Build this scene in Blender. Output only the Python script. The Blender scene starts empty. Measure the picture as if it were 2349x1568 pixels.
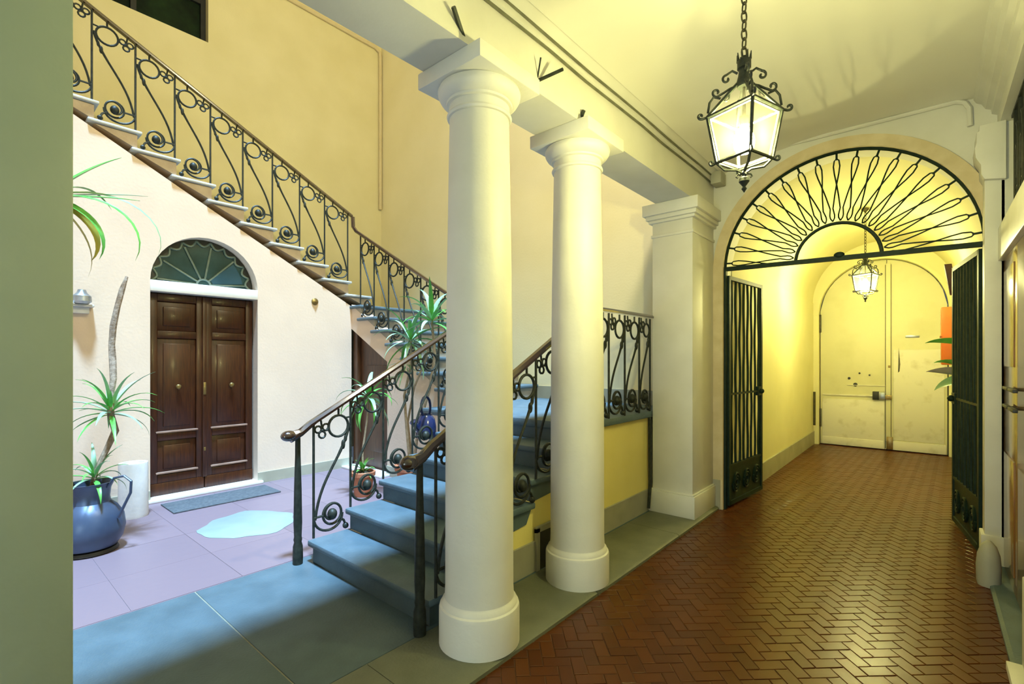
import bpy, bmesh, math, random
from mathutils import Vector
random.seed(7)
PI = math.pi
S = bpy.context.scene
COL = S.collection

# ------------------------------------------------------------------ camera, world, lights, exposure
CAM_H = 1.5
cam_d = bpy.data.cameras.new('camera')
cam_d.sensor_width = 36.0
cam_d.lens = 1115.0 / 2349.0 * 36.0
cam_d.shift_y = 40.0 / 2349.0
cam_d.clip_start = 0.05
cam = bpy.data.objects.new('camera', cam_d)
cam.location = (0, 0, CAM_H)
cam.rotation_euler = (PI / 2, 0, math.radians(40.64))
COL.objects.link(cam)
S.camera = cam

S.view_settings.view_transform = 'Standard'
S.view_settings.look = 'None'
S.view_settings.gamma = 1.0
S.view_settings.exposure = 0.0
S.view_settings.use_curve_mapping = False
S.cycles.use_denoising = True
S.cycles.max_bounces = 8
S.cycles.diffuse_bounces = 5
S.cycles.transparent_max_bounces = 12
S.cycles.sample_clamp_indirect = 6.0
S.cycles.caustics_reflective = False
S.cycles.caustics_refractive = False

W = bpy.data.worlds.new('sky')
W.use_nodes = True
S.world = W
W.node_tree.nodes['Background'].inputs['Color'].default_value = (0.55, 0.74, 1.0, 1)
W.node_tree.nodes['Background'].inputs['Strength'].default_value = 0.12

def light(name, kind, loc, energy, color, **kw):
    d = bpy.data.lights.new(name, kind)
    d.energy = energy
    d.color = color
    for k, v in kw.items():
        setattr(d, k, v)
    o = bpy.data.objects.new(name, d)
    o.location = loc
    COL.objects.link(o)
    return o

SUN_DIR = Vector((-0.26, 0.10, -1.0))
sun = light('sun', 'SUN', (-2, 0, 9), 14.5, (0.42, 0.69, 1.0), angle=math.radians(5.5))
sun.rotation_euler = SUN_DIR.to_track_quat('-Z', 'Y').to_euler()
sky_l = light('skylight', 'AREA', (-2.6, 1.0, 8.0), 12.0, (0.72, 0.85, 1.0), shape='RECTANGLE', size=4.9, size_y=6.5)
LAMP_COL = (1.0, 0.93, 0.36)
fill_l = light('rear_fill', 'AREA', (-0.62, -2.98, 0.95), 80.0, (0.80, 1.0, 0.98), shape='RECTANGLE', size=1.7, size_y=1.8)  # unseen area light added behind the camera as neutral fill
fill_l.rotation_euler = (PI/2, 0, 0)
hall_l = light('stair_hall_lamp', 'POINT', (-1.25, 2.4, 5.6), 420.0, (1.0, 0.93, 0.64), shadow_soft_size=0.12)
LAMP_NEAR, LAMP_FAR = 82.0, 105.0

# ------------------------------------------------------------------ materials
def nm(name):
    m = bpy.data.materials.new(name)
    m.use_nodes = True
    nt = m.node_tree
    return m, nt, nt.nodes['Principled BSDF']

def mottled(name, c1, c2, rough=0.6, scale=6.0, bump=0.0, bscale=60.0, metallic=0.0, spec=0.5, coat=0.0, detail=5.0, rot=None, stretch=None, lo=0.35, hi=0.7):
    m, nt, b = nm(name)
    L = nt.links
    tc = nt.nodes.new('ShaderNodeTexCoord')
    vec = tc.outputs['Object']
    if stretch:
        mp = nt.nodes.new('ShaderNodeMapping')
        mp.inputs['Scale'].default_value = stretch
        L.new(vec, mp.inputs['Vector'])
        vec = mp.outputs['Vector']
    n = nt.nodes.new('ShaderNodeTexNoise')
    n.inputs['Scale'].default_value = scale
    n.inputs['Detail'].default_value = detail
    L.new(vec, n.inputs['Vector'])
    r = nt.nodes.new('ShaderNodeValToRGB')
    r.color_ramp.elements[0].position = lo
    r.color_ramp.elements[1].position = hi
    r.color_ramp.elements[0].color = (*c1, 1)
    r.color_ramp.elements[1].color = (*c2, 1)
    L.new(n.outputs['Fac'], r.inputs['Fac'])
    L.new(r.outputs['Color'], b.inputs['Base Color'])
    b.inputs['Roughness'].default_value = rough
    b.inputs['Metallic'].default_value = metallic
    b.inputs['Specular IOR Level'].default_value = spec
    b.inputs['Coat Weight'].default_value = coat
    b.inputs['Coat Roughness'].default_value = 0.15
    if bump:
        n2 = nt.nodes.new('ShaderNodeTexNoise')
        n2.inputs['Scale'].default_value = bscale
        L.new(vec, n2.inputs['Vector'])
        bp = nt.nodes.new('ShaderNodeBump')
        bp.inputs['Strength'].default_value = bump
        bp.inputs['Distance'].default_value = 0.01
        L.new(n2.outputs['Fac'], bp.inputs['Height'])
        L.new(bp.outputs['Normal'], b.inputs['Normal'])
    return m

def tiles_mat(name, c1, c2, rough, bump=0.15, bscale=30.0, spec=0.5):
    m, nt, b = nm(name)
    b.inputs['Specular IOR Level'].default_value = spec
    L = nt.links
    oi = nt.nodes.new('ShaderNodeObjectInfo')
    ge = nt.nodes.new('ShaderNodeNewGeometry')
    ad = nt.nodes.new('ShaderNodeMath')
    L.new(oi.outputs['Random'], ad.inputs[0]); L.new(ge.outputs['Random Per Island'], ad.inputs[1])
    fr = nt.nodes.new('ShaderNodeMath'); fr.operation = 'FRACT'
    L.new(ad.outputs[0], fr.inputs[0])
    mx = nt.nodes.new('ShaderNodeMix'); mx.data_type = 'RGBA'
    mx.inputs[6].default_value = (*c1, 1); mx.inputs[7].default_value = (*c2, 1)
    L.new(fr.outputs[0], mx.inputs[0])
    L.new(mx.outputs[2], b.inputs['Base Color'])
    n = nt.nodes.new('ShaderNodeTexNoise'); n.inputs['Scale'].default_value = bscale
    L.new(ge.outputs['Position'], n.inputs['Vector'])
    bp = nt.nodes.new('ShaderNodeBump'); bp.inputs['Strength'].default_value = bump; bp.inputs['Distance'].default_value = 0.01
    L.new(n.outputs['Fac'], bp.inputs['Height']); L.new(bp.outputs['Normal'], b.inputs['Normal'])
    rr = nt.nodes.new('ShaderNodeMapRange')
    rr.inputs[3].default_value = rough - 0.03; rr.inputs[4].default_value = rough + 0.04
    L.new(n.outputs['Fac'], rr.inputs[0]); L.new(rr.outputs[0], b.inputs['Roughness'])
    return m

def glass_mat(name, tint, alpha, translucent=False, rough=0.05):
    m, nt, b = nm(name)
    L = nt.links
    nt.nodes.remove(b)
    out = nt.nodes['Material Output']
    tr = nt.nodes.new('ShaderNodeBsdfTransparent'); tr.inputs[0].default_value = (1, 1, 1, 1)
    if translucent:
        d = nt.nodes.new('ShaderNodeBsdfTranslucent'); d.inputs[0].default_value = (*tint, 1)
    else:
        d = nt.nodes.new('ShaderNodeBsdfGlossy'); d.inputs[0].default_value = (*tint, 1); d.inputs[1].default_value = rough
    mx = nt.nodes.new('ShaderNodeMixShader'); mx.inputs[0].default_value = alpha
    L.new(tr.outputs[0], mx.inputs[1]); L.new(d.outputs[0], mx.inputs[2]); L.new(mx.outputs[0], out.inputs[0])
    return m

def emis(name, c, s):
    m, nt, b = nm(name)
    b.inputs['Emission Color'].default_value = (*c, 1); b.inputs['Emission Strength'].default_value = s
    b.inputs['Base Color'].default_value = (*c, 1)
    return m

M = {}
M['yellow'] = mottled('yellow_plaster', (0.72, 0.64, 0.35), (0.78, 0.70, 0.41), 0.75, 1.6, 0.12, 40)
M['yellow_lit'] = mottled('lit_yellow_plaster', (0.86, 0.77, 0.47), (0.91, 0.82, 0.53), 0.75, 1.6, 0.12, 40)  # yellow plaster with the far wall's stronger light put into the colour
M['ledge'] = mottled('skylit_wood_ledge', (0.22, 0.13, 0.09), (0.32, 0.20, 0.15), 0.5, 9)  # sky light caught by the door mouldings is put into this paler colour
M['yellow_dim'] = mottled('dimlit_yellow_plaster', (0.84, 0.73, 0.24), (0.89, 0.78, 0.29), 0.75, 1.6, 0.12, 40)  # yellow plaster with the deep tone of dim lamp light put in
M['cream'] = mottled('cream_plaster', (0.68, 0.53, 0.405), (0.74, 0.585, 0.45), 0.75, 1.4, 0.12, 40)
M['passage'] = mottled('passage_plaster', (0.78, 0.74, 0.42), (0.83, 0.79, 0.48), 0.7, 1.6, 0.1, 40)
M['grey_paint'] = mottled('grey_white_paint', (0.60, 0.59, 0.52), (0.68, 0.67, 0.60), 0.55, 2.5, 0.08, 50)
M['column_paint'] = mottled('column_paint', (0.66, 0.65, 0.58), (0.74, 0.73, 0.67), 0.5, 3.0, 0.10, 40)
M['ceiling'] = mottled('ceiling_paint', (0.74, 0.72, 0.62), (0.79, 0.77, 0.67), 0.7, 1.3)
M['archband'] = mottled('arch_band_paint', (0.56, 0.46, 0.27), (0.66, 0.56, 0.36), 0.7, 9.0, 0.1, 50)
M['stone'] = mottled('grey_sandstone', (0.068, 0.105, 0.122), (0.092, 0.138, 0.160), 0.55, 5.0, 0.2, 70)
M['kerb'] = mottled('lamplit_stone', (0.115, 0.122, 0.080), (0.155, 0.162, 0.110), 0.5, 5.0, 0.2, 70)  # pavement stone with the lamps' olive tint put into the colour
M['tread'] = mottled('worn_stone_tread', (0.080, 0.125, 0.150), (0.105, 0.158, 0.19), 0.5, 6.0, 0.2, 70)
M['riser'] = mottled('stone_riser', (0.30, 0.26, 0.20), (0.38, 0.33, 0.26), 0.6, 6.0, 0.2, 70)
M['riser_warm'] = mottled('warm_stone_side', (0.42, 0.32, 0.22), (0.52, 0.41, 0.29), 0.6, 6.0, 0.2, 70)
M['tread_sunlit'] = mottled('sunlit_stone_tread', (0.46, 0.47, 0.46), (0.56, 0.57, 0.56), 0.45, 6.0, 0.15, 70)  # upper flight only: sun on the nosings put into a lighter colour
M['skirt'] = mottled('grey_skirting', (0.33, 0.32, 0.24), (0.40, 0.39, 0.30), 0.6, 4.0)
M['marble'] = mottled('white_marble', (0.74, 0.73, 0.70), (0.86, 0.85, 0.82), 0.35, 4.0)
M['terracotta'] = tiles_mat('terracotta_brick', (0.072, 0.019, 0.003), (0.098, 0.027, 0.004), 0.30, 0.06, 9, 0.28)
M['mortar'] = mottled('mortar', (0.070, 0.024, 0.007), (0.09, 0.032, 0.010), 0.7, 20)
M['joint'] = mottled('pale_joint', (0.20, 0.20, 0.15), (0.26, 0.26, 0.20), 0.7, 20)
M['pink'] = tiles_mat('pink_tile', (0.175, 0.125, 0.145), (0.205, 0.145, 0.165), 0.45, 0.12, 9)
M['pink_grout'] = mottled('pink_grout', (0.185, 0.135, 0.155), (0.21, 0.155, 0.175), 0.7, 20)
M['disc'] = mottled('pale_floor_patch', (0.22, 0.28, 0.275), (0.26, 0.32, 0.315), 0.4, 5.0)
M['iron'] = mottled('dark_iron', (0.012, 0.016, 0.012), (0.030, 0.036, 0.028), 0.5, 30.0, 0.1, 80, 0.1, 0.35)
M['iron_green'] = mottled('green_black_iron', (0.004, 0.015, 0.008), (0.010, 0.026, 0.016), 0.55, 20.0, 0.1, 80, 0.0, 0.25)
M['rail_wood'] = mottled('dark_rail_wood', (0.022, 0.009, 0.006), (0.042, 0.017, 0.010), 0.2, 8.0, 0, 0, 0, 0.8, 1.0, stretch=(3, 20, 20))
M['door_wood'] = mottled('brown_door_wood', (0.032, 0.008, 0.002), (0.064, 0.017, 0.003), 0.36, 5.0, 0.05, 30, 0, 0.4, 0.12, stretch=(6, 14, 1.2))
M['door_wood2'] = mottled('dark_brown_panel', (0.06, 0.028, 0.014), (0.11, 0.05, 0.024), 0.4, 5.0, 0.05, 30, stretch=(8, 8, 1.0))
M['varnish'] = mottled('glossy_varnished_wood', (0.20, 0.095, 0.03), (0.30, 0.15, 0.05), 0.16, 5.0, 0.04, 20, 0, 0.7, 0.8, stretch=(8, 8, 0.8))
M['old_door'] = mottled('cream_weathered_paint', (0.64, 0.62, 0.40), (0.74, 0.72, 0.50), 0.6, 2.2, 0.12, 18, lo=0.2, hi=0.5)
M['old_door_low'] = mottled('scuffed_cream_paint', (0.60, 0.57, 0.44), (0.78, 0.76, 0.66), 0.6, 7.0, 0.15, 24, lo=0.2, hi=0.45)
M['brass'] = mottled('dull_brass', (0.25, 0.17, 0.06), (0.36, 0.26, 0.10), 0.35, 20, 0, 0, 0.8)
M['steel'] = mottled('scratched_steel', (0.30, 0.32, 0.33), (0.45, 0.47, 0.48), 0.35, 12, 0, 0, 0.8)
M['dark'] = mottled('near_black', (0.012, 0.012, 0.010), (0.022, 0.022, 0.018), 0.5, 10)
M['fan_glass'] = mottled('dusty_green_glass', (0.012, 0.040, 0.036), (0.030, 0.075, 0.075), 0.15, 4.0, 0, 0, 0, 0.6)
M['fan_glass_blue'] = mottled('bluish_glass', (0.025, 0.075, 0.105), (0.04, 0.10, 0.14), 0.12, 4.0, 0, 0, 0, 0.6)
M['fan_bar'] = mottled('faded_green_wood', (0.11, 0.15, 0.11), (0.17, 0.21, 0.16), 0.5, 12)
M['window_glass'] = mottled('dark_window_glass', (0.003, 0.008, 0.003), (0.012, 0.032, 0.009), 0.5, 5.0, 0, 0, 0, 0.15)
M['mat'] = mottled('grey_doormat', (0.055, 0.065, 0.075), (0.10, 0.11, 0.12), 0.9, 40, 0.4, 200)
M['pier_shade'] = mottled('shaded_pier_paint', (0.25, 0.31, 0.26), (0.31, 0.37, 0.31), 0.6, 2.0, 0.1, 40)  # dim light on the corner pier is put into its paint colour
M['urn'] = mottled('dark_blue_grey_metal', (0.045, 0.068, 0.12), (0.075, 0.105, 0.17), 0.36, 5.0, 0.06, 20, 0.3)
M['white_pipe'] = mottled('chalky_white', (0.66, 0.67, 0.66), (0.80, 0.81, 0.80), 0.6, 7.0, 0.15, 40)
M['pot'] = mottled('terracotta_pot', (0.42, 0.15, 0.07), (0.52, 0.21, 0.11), 0.7, 8, 0.1, 40)
M['soil'] = mottled('dark_soil', (0.02, 0.022, 0.012), (0.04, 0.036, 0.02), 0.9, 40, 0.4, 90)
M['leaf'] = mottled('green_leaf', (0.07, 0.30, 0.05), (0.17, 0.52, 0.10), 0.38, 3.0, 0, 0, 0, 0.5, stretch=(3, 3, 3))
M['leaf_pale'] = mottled('pale_green_leaf', (0.20, 0.40, 0.22), (0.36, 0.55, 0.36), 0.4, 3.0)
M['leaf_yellow'] = mottled('yellowing_leaf', (0.28, 0.26, 0.03), (0.40, 0.34, 0.05), 0.45, 3.0)
M['bark'] = mottled('grey_brown_bark', (0.16, 0.11, 0.07), (0.34, 0.26, 0.19), 0.8, 30, 0.5, 60)
M['bark_pale'] = mottled('pale_cane', (0.34, 0.27, 0.17), (0.46, 0.38, 0.26), 0.7, 30, 0.4, 60)
M['blue'] = mottled('dark_blue_enamel', (0.008, 0.014, 0.05), (0.02, 0.03, 0.10), 0.18, 6, 0, 0, 0, 0.6, 0.5)
M['orange'] = mottled('orange_painted_box', (0.45, 0.10, 0.010), (0.52, 0.13, 0.014), 0.5, 4)
M['lav'] = mottled('lavender_grey_leaf', (0.30, 0.27, 0.28), (0.40, 0.38, 0.36), 0.5, 8)
M['broom'] = mottled('dark_red_wood', (0.045, 0.012, 0.008), (0.07, 0.02, 0.012), 0.5, 10)
M['cable'] = mottled('grey_cable', (0.10, 0.10, 0.06), (0.16, 0.16, 0.10), 0.6, 10)
M['pipe_y'] = mottled('painted_pipe', (0.66, 0.54, 0.30), (0.72, 0.60, 0.35), 0.6, 6)
M['pane'] = glass_mat('frosted_lantern_glass', (1.0, 0.98, 0.92), 0.0045, True)
M['bulb_near'] = emis('glowing_bulb', LAMP_COL, LAMP_NEAR / (PI * 0.026))
M['bulb_far'] = emis('glowing_bulb_far', LAMP_COL, LAMP_FAR / (PI * 0.026))
M['lantern_frame'] = mottled('pale_lantern_frame', (0.50, 0.48, 0.40), (0.62, 0.60, 0.52), 0.5, 12)
M['white_fit'] = mottled('white_fitting', (0.60, 0.60, 0.60), (0.72, 0.72, 0.72), 0.4, 10)
M['dark_brown_iron'] = mottled('brownish_iron', (0.05, 0.045, 0.018), (0.09, 0.08, 0.035), 0.45, 30.0, 0, 0, 0.3)

# ------------------------------------------------------------------ mesh helpers
class MB:
    def __init__(self): self.v = []; self.f = []
    def add(self, vs, fs):
        n = len(self.v)
        self.v += [tuple(p) for p in vs]
        self.f += [tuple(i + n for i in f) for f in fs]
        return self
    def box(self, a, b):
        x0, y0, z0 = (min(a[i], b[i]) for i in range(3)); x1, y1, z1 = (max(a[i], b[i]) for i in range(3))
        return self.add([(x0,y0,z0),(x1,y0,z0),(x1,y1,z0),(x0,y1,z0),(x0,y0,z1),(x1,y0,z1),(x1,y1,z1),(x0,y1,z1)],
                        [(0,3,2,1),(4,5,6,7),(0,1,5,4),(1,2,6,5),(2,3,7,6),(3,0,4,7)])
    def prism(self, poly, axis, a, b):
        """poly of 2-D points, extruded along axis from a to b"""
        def P(u, w, t):
            return {'x': (t, u, w), 'y': (u, t, w), 'z': (u, w, t)}[axis]
        n = len(poly)
        vs = [P(u, w, a) for u, w in poly] + [P(u, w, b) for u, w in poly]
        area = sum(poly[i][0]*poly[(i+1)%n][1]-poly[(i+1)%n][0]*poly[i][1] for i in range(n))
        flip = (area > 0) ^ (axis == 'y') ^ (b < a)
        f = [tuple(range(n)), tuple(range(2*n-1, n-1, -1))] + [(i, n+i, n+(i+1) % n, (i+1) % n) for i in range(n)]
        if not flip: f = [tuple(reversed(q)) for q in f]
        return self.add(vs, f)
    def strip(self, A, B, closed=False):
        """quad strip between two equal rows"""
        n = len(A); vs = list(A) + list(B)
        f = [(i, (i+1) % n, n+(i+1) % n, n+i) for i in range(n if closed else n-1)]
        return self.add(vs, f)
    def lathe(self, prof, c=(0,0,0), seg=32, cap=True, axis='z'):
        rows = []
        for r, z in prof:
            row = []
            for k in range(seg):
                a = 2*PI*k/seg
                p = (r*math.cos(a), r*math.sin(a), z)
                if axis == 'x': p = (z, p[0], p[1])
                if axis == 'y': p = (p[1], z, p[0])
                row.append((c[0]+p[0], c[1]+p[1], c[2]+p[2]))
            rows.append(row)
        vs = [p for r in rows for p in r]; f = []
        for i in range(len(rows)-1):
            for k in range(seg):
                f.append((i*seg+k, i*seg+(k+1) % seg, (i+1)*seg+(k+1) % seg, (i+1)*seg+k))
        if cap:
            f.append(tuple(range(seg-1, -1, -1))); f.append(tuple(range((len(rows)-1)*seg, len(rows)*seg)))
        return self.add(vs, f)
    def tube(self, pts, r, n=6, closed=False, flat=None):
        pts = [Vector(p) for p in pts]; m = len(pts)
        if m < 2: return self
        vs = []; prev = None
        for i, p in enumerate(pts):
            if closed: t = pts[(i+1) % m] - pts[i-1]
            else: t = pts[min(i+1, m-1)] - pts[max(i-1, 0)]
            if t.length < 1e-9: t = Vector((0, 0, 1))
            t.normalize()
            if prev is None:
                a = Vector((0, 0, 1)) if abs(t.z) < 0.9 else Vector((1, 0, 0))
                u = t.cross(a).normalized()
            else:
                u = prev - t * prev.dot(t)
                u = u.normalized() if u.length > 1e-6 else t.orthogonal().normalized()
            prev = u; w = t.cross(u)
            rr = r[i] if isinstance(r, (list, tuple)) else r
            for k in range(n):
                a = 2*PI*k/n + PI/n
                vs.append(p + u*(rr*math.cos(a)) + w*(rr*math.sin(a)*(flat or 1)))
        f = []
        for i in range(m if closed else m-1):
            j = (i+1) % m
            for k in range(n):
                f.append((i*n+k, i*n+(k+1) % n, j*n+(k+1) % n, j*n+k))
        if not closed:
            f.append(tuple(range(n-1, -1, -1))); f.append(tuple(range((m-1)*n, m*n)))
        return self.add(vs, f)
    def ball(self, c, r, seg=12, sc=(1,1,1)):
        prof = [(max(1e-4, math.sin(PI*i/8)), -math.cos(PI*i/8)) for i in range(9)]
        n0 = len(self.v)
        self.lathe(prof, (0,0,0), seg)
        for i in range(n0, len(self.v)):
            x, y, z = self.v[i]; self.v[i] = (c[0]+x*r*sc[0], c[1]+y*r*sc[1], c[2]+z*r*sc[2])
        return self

ORG = {}
def origin(o):
    p = Vector((0, 0, 0))
    while o is not None:
        p += Vector(o.location); o = o.parent
    return p

def obj(name, mb, mat, parent=None, bevel=0.0, smooth=0.6, base=None):
    me = bpy.data.meshes.new(name)
    off = origin(parent) if parent else (Vector(base) if base else Vector((0,0,0)))
    me.from_pydata([(v[0]-off.x, v[1]-off.y, v[2]-off.z) for v in mb.v], [], mb.f)
    me.validate()
    bm = bmesh.new(); bm.from_mesh(me); bmesh.ops.recalc_face_normals(bm, faces=bm.faces)
    if bevel:
        es = [e for e in bm.edges if len(e.link_faces) == 2 and e.calc_face_angle(0) > 0.6]
        bmesh.ops.bevel(bm, geom=es, offset=bevel, segments=2, profile=0.5, affect='EDGES', clamp_overlap=True)
    bm.to_mesh(me); bm.free()
    me.materials.append(M[mat] if isinstance(mat, str) else mat)
    if smooth:
        me.polygons.foreach_set('use_smooth', [True]*len(me.polygons))
        me.set_sharp_from_angle(angle=smooth)
    o = bpy.data.objects.new(name, me)
    COL.objects.link(o)
    if parent: o.parent = parent
    elif base: o.location = base
    return o

def struct(name, mb, mat, parent=None, bevel=0.0, smooth=0.5):
    o = obj(name, mb, mat, parent, bevel, smooth)
    if parent is None: o['kind'] = 'structure'
    return o

def thing(name, label, cat, loc, group=None):
    o = bpy.data.objects.new(name, None)
    o.empty_display_size = 0.1
    COL.objects.link(o); o.location = loc
    o['label'] = label; o['category'] = cat; o['kind'] = 'thing'
    if group: o['group'] = group
    return o

def tag(o, label, cat, group=None):
    o['label'] = label; o['category'] = cat; o['kind'] = 'thing'
    if group: o['group'] = group
    return o

def arc(cx, cz, r, a0, a1, n, rz=None):
    return [(cx + r*math.cos(a0+(a1-a0)*i/n), cz + (rz or r)*math.sin(a0+(a1-a0)*i/n)) for i in range(n+1)]

def bez(p0, p1, p2, p3, n=10):
    P = [Vector(p) for p in (p0, p1, p2, p3)]; out = []
    for i in range(n+1):
        t = i/n; s = 1-t
        out.append(P[0]*s**3 + P[1]*3*s*s*t + P[2]*3*s*t*t + P[3]*t**3)
    return out

# ------------------------------------------------------------------ main dimensions
XB0, XB1 = -2.03, -1.69          # colonnade beam
ZB = 3.02                        # beam underside
XR = 0.31                        # pilaster face on the corridor's other side
XD = 0.40                        # recessed wall plane there
YG = 5.17                        # gate wall
YE = 10.28                       # end of passage
ZT = -0.03                       # terracotta level
XW = -6.17                       # wall with brown door
XBACK = -7.55
YF2 = 3.72                       # face of the second flight
YFAR = 5.15
ZROOF = 8.2

# ------------------------------------------------------------------ corridor floor: herringbone bricks
fl = struct('floor', MB().box((-1.72, -3.0, ZT-0.25), (0.9, YE+0.3, ZT-0.0035)), 'mortar')
FX0, FX1, FY0, FY1 = -1.635, 0.42, -2.9, YE+0.1
bw = 0.071; gap = 0.0022
cth = math.radians(40.64)
F_ = (-math.sin(cth), math.cos(cth)); R_ = (math.cos(cth), math.sin(cth))
ca, sa = math.cos(math.radians(43.0)), math.sin(math.radians(43.0))

def clip_poly(poly, x0, x1, y0, y1):
    def cl(P, f, inter):
        out = []
        for i in range(len(P)):
            a, b = P[i-1], P[i]
            if f(b):
                if not f(a): out.append(inter(a, b))
                out.append(b)
            elif f(a): out.append(inter(a, b))
        return out
    def ix(v): return lambda a, b: (v, a[1]+(b[1]-a[1])*(v-a[0])/(b[0]-a[0]))
    def iy(v): return lambda a, b: (a[0]+(b[0]-a[0])*(v-a[1])/(b[1]-a[1]), v)
    P = cl(poly, lambda p: p[0] >= x0, ix(x0))
    if P: P = cl(P, lambda p: p[0] <= x1, ix(x1))
    if P: P = cl(P, lambda p: p[1] >= y0, iy(y0))
    if P: P = cl(P, lambda p: p[1] <= y1, iy(y1))
    return P

bricks = []
N = 150
for i in range(-N, N):
    for j in range(-N, N):
        mm = (i - j) % 4
        if mm == 0: u0, v0, u1, v1 = i, j, i+2, j+1
        elif mm == 3: u0, v0, u1, v1 = i, j, i+1, j+2
        else: continue
        cu, cv = (u0+u1)/2*bw, (v0+v1)/2*bw
        x, y = cu*ca - cv*sa, cu*sa + cv*ca + 3.5
        if not (FX0-0.1 < x < FX1+0.1 and FY0-0.1 < y < FY1+0.1): continue
        q = [(u0*bw+gap, v0*bw+gap), (u1*bw-gap, v0*bw+gap), (u1*bw-gap, v1*bw-gap), (u0*bw+gap, v1*bw-gap)]
        q = [(a*ca-b*sa, a*sa+b*ca+3.5) for a, b in q]
        P = clip_poly(q, FX0, FX1, FY0, FY1)
        if len(P) < 3: continue
        full = all(FX0 < p[0] < FX1 and FY0 < p[1] < FY1 for p in q)
        w = x*F_[0] + y*F_[1]
        px = 1174.5 + 1115*(x*R_[0]+y*R_[1])/max(w, .05) if w > .1 else -1e9
        py = 824 + 1115*1.53/max(w, .05) if w > .1 else 1e9
        vis = w > 0.3 and 1080 < px < 2300 and py < 1575 and py > 1568-0.75*(px-1090)-30
        bricks.append((w if vis else 1e3+abs(w), x, y, mm, P, full, q))
bricks.sort(key=lambda t: t[0])

def brick_geo(mb, P, cx, cy, z0, z1, ch=0.0025):
    n = len(P)
    mx = sum(p[0] for p in P)/n; my = sum(p[1] for p in P)/n
    def sh(p):
        dx, dy = mx-p[0], my-p[1]; d = math.hypot(dx, dy) or 1
        k = min(ch*1.4/d, .4)
        return (p[0]+dx*k, p[1]+dy*k)
    vs = [(p[0]-cx, p[1]-cy, z0) for p in P] + [(p[0]-cx, p[1]-cy, z1-ch*.6) for p in P] + [(sh(p)[0]-cx, sh(p)[1]-cy, z1) for p in P]
    f = [(i, (i+1) % n, n+(i+1) % n, n+i) for i in range(n)] + [(n+i, n+(i+1) % n, 2*n+(i+1) % n, 2*n+i) for i in range(n)] + [tuple(range(2*n, 3*n))]
    mb.add(vs, f)

shared = {}
field = MB()
for k, (w, x, y, mm, P, full, q) in enumerate(bricks):
    dz = random.uniform(-0.0012, 0.0012)
    if k < 300:
        if full:
            if mm not in shared:
                mb = MB(); brick_geo(mb, q, x, y, -0.02, 0.0)
                me = bpy.data.meshes.new('brick'); me.from_pydata(mb.v, [], mb.f); me.materials.append(M['terracotta']); shared[mm] = me
            me = shared[mm]
        else:
            mb = MB(); brick_geo(mb, P, x, y, -0.02, 0.0)
            me = bpy.data.meshes.new('brick'); me.from_pydata(mb.v, [], mb.f); me.materials.append(M['terracotta'])
        o = bpy.data.objects.new('brick', me); COL.objects.link(o)
        o.parent = fl; o.location = (x, y, ZT+dz)
        o.rotation_euler = (random.uniform(-.006, .006), random.uniform(-.006, .006), 0)
    else:
        brick_geo(field, P, 0, 0, ZT-0.02, ZT+dz)
fo = obj('brick_field', field, 'terracotta', fl, smooth=0); fo['kind'] = 'stuff'

# grey stone pavement between columns and courtyard
st = struct('floor_stone', MB().box((-3.62, -3.0, -0.30), (-1.66, YG-.001, -0.004)), 'joint')
ys = [-3.0, -1.46, -0.20, 1.05, 2.32, 3.6, YG-.002]
for a, b in zip(ys[:-1], ys[1:]):
    obj('slab', MB().box((-3.6, a+.003, -0.1), (-2.108, b-.004, 0.0)), 'stone', st, 0.004)
kerb = [-3.0, -1.5, -.1, 1.35, 2.75, 4.1, YG-.002]
for a, b in zip(kerb[:-1], kerb[1:]):
    obj('kerb_stone', MB().prism([(-2.102, -0.1), (-1.628, -0.1), (-1.628, -0.012), (-1.648, 0.0), (-2.102, 0.0)], 'y', a+.003, b-.003), 'kerb', st)

# pink courtyard floor
pk = struct('floor_courtyard', MB().box((XW-.3, -3.0, -0.30), (-3.605, YFAR, -0.003)), 'pink_grout')
TS = 0.62
for i in range(5):
    for j in range(13):
        x1 = -3.61 - i*TS; x0 = max(x1 - TS, XW-.14); y0 = -3.0 + j*TS
        obj('paving_tile', MB().box((x0+.0012, y0+.0012, -0.05), (x1-.0012, min(y0+TS, YF2+.3)-.0012, random.uniform(-.0006, .0004))), 'pink', pk)
pp = MB(); n = 36  # thin pale patch with a wavy outline on the tiles
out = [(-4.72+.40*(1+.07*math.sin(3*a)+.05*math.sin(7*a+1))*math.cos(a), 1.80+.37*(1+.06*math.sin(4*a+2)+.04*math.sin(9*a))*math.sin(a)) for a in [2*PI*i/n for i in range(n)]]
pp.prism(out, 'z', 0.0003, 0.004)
t = obj('pale_patch', pp, 'disc', base=(-4.72, 1.80, 0.0), bevel=.002)
tag(t, 'pale rounded patch on the pink courtyard floor', 'patch')

# ------------------------------------------------------------------ walls
yc = 1.925; rD = 0.535; zsp = 2.33
wl = [(-3.0, -0.2), (yc-rD, -0.2), (yc-rD, zsp)] + arc(yc, zsp, rD, PI, 0, 20)[1:-1] + [(yc+rD, zsp), (yc+rD, -0.2), (YF2, -0.2), (YF2, 2.245), (-3.0, 5.88)]
wall_left = struct('wall_left', MB().prism(wl, 'x', XW, XW-.25), 'cream')
struct('baseboard_left', MB().box((XW-.01, yc+rD+.002, 0), (XW+.014, YF2, .13)).box((XW-.01, -3, 0), (XW+.014, yc-rD-.002, .13)), 'skirt')

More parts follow.
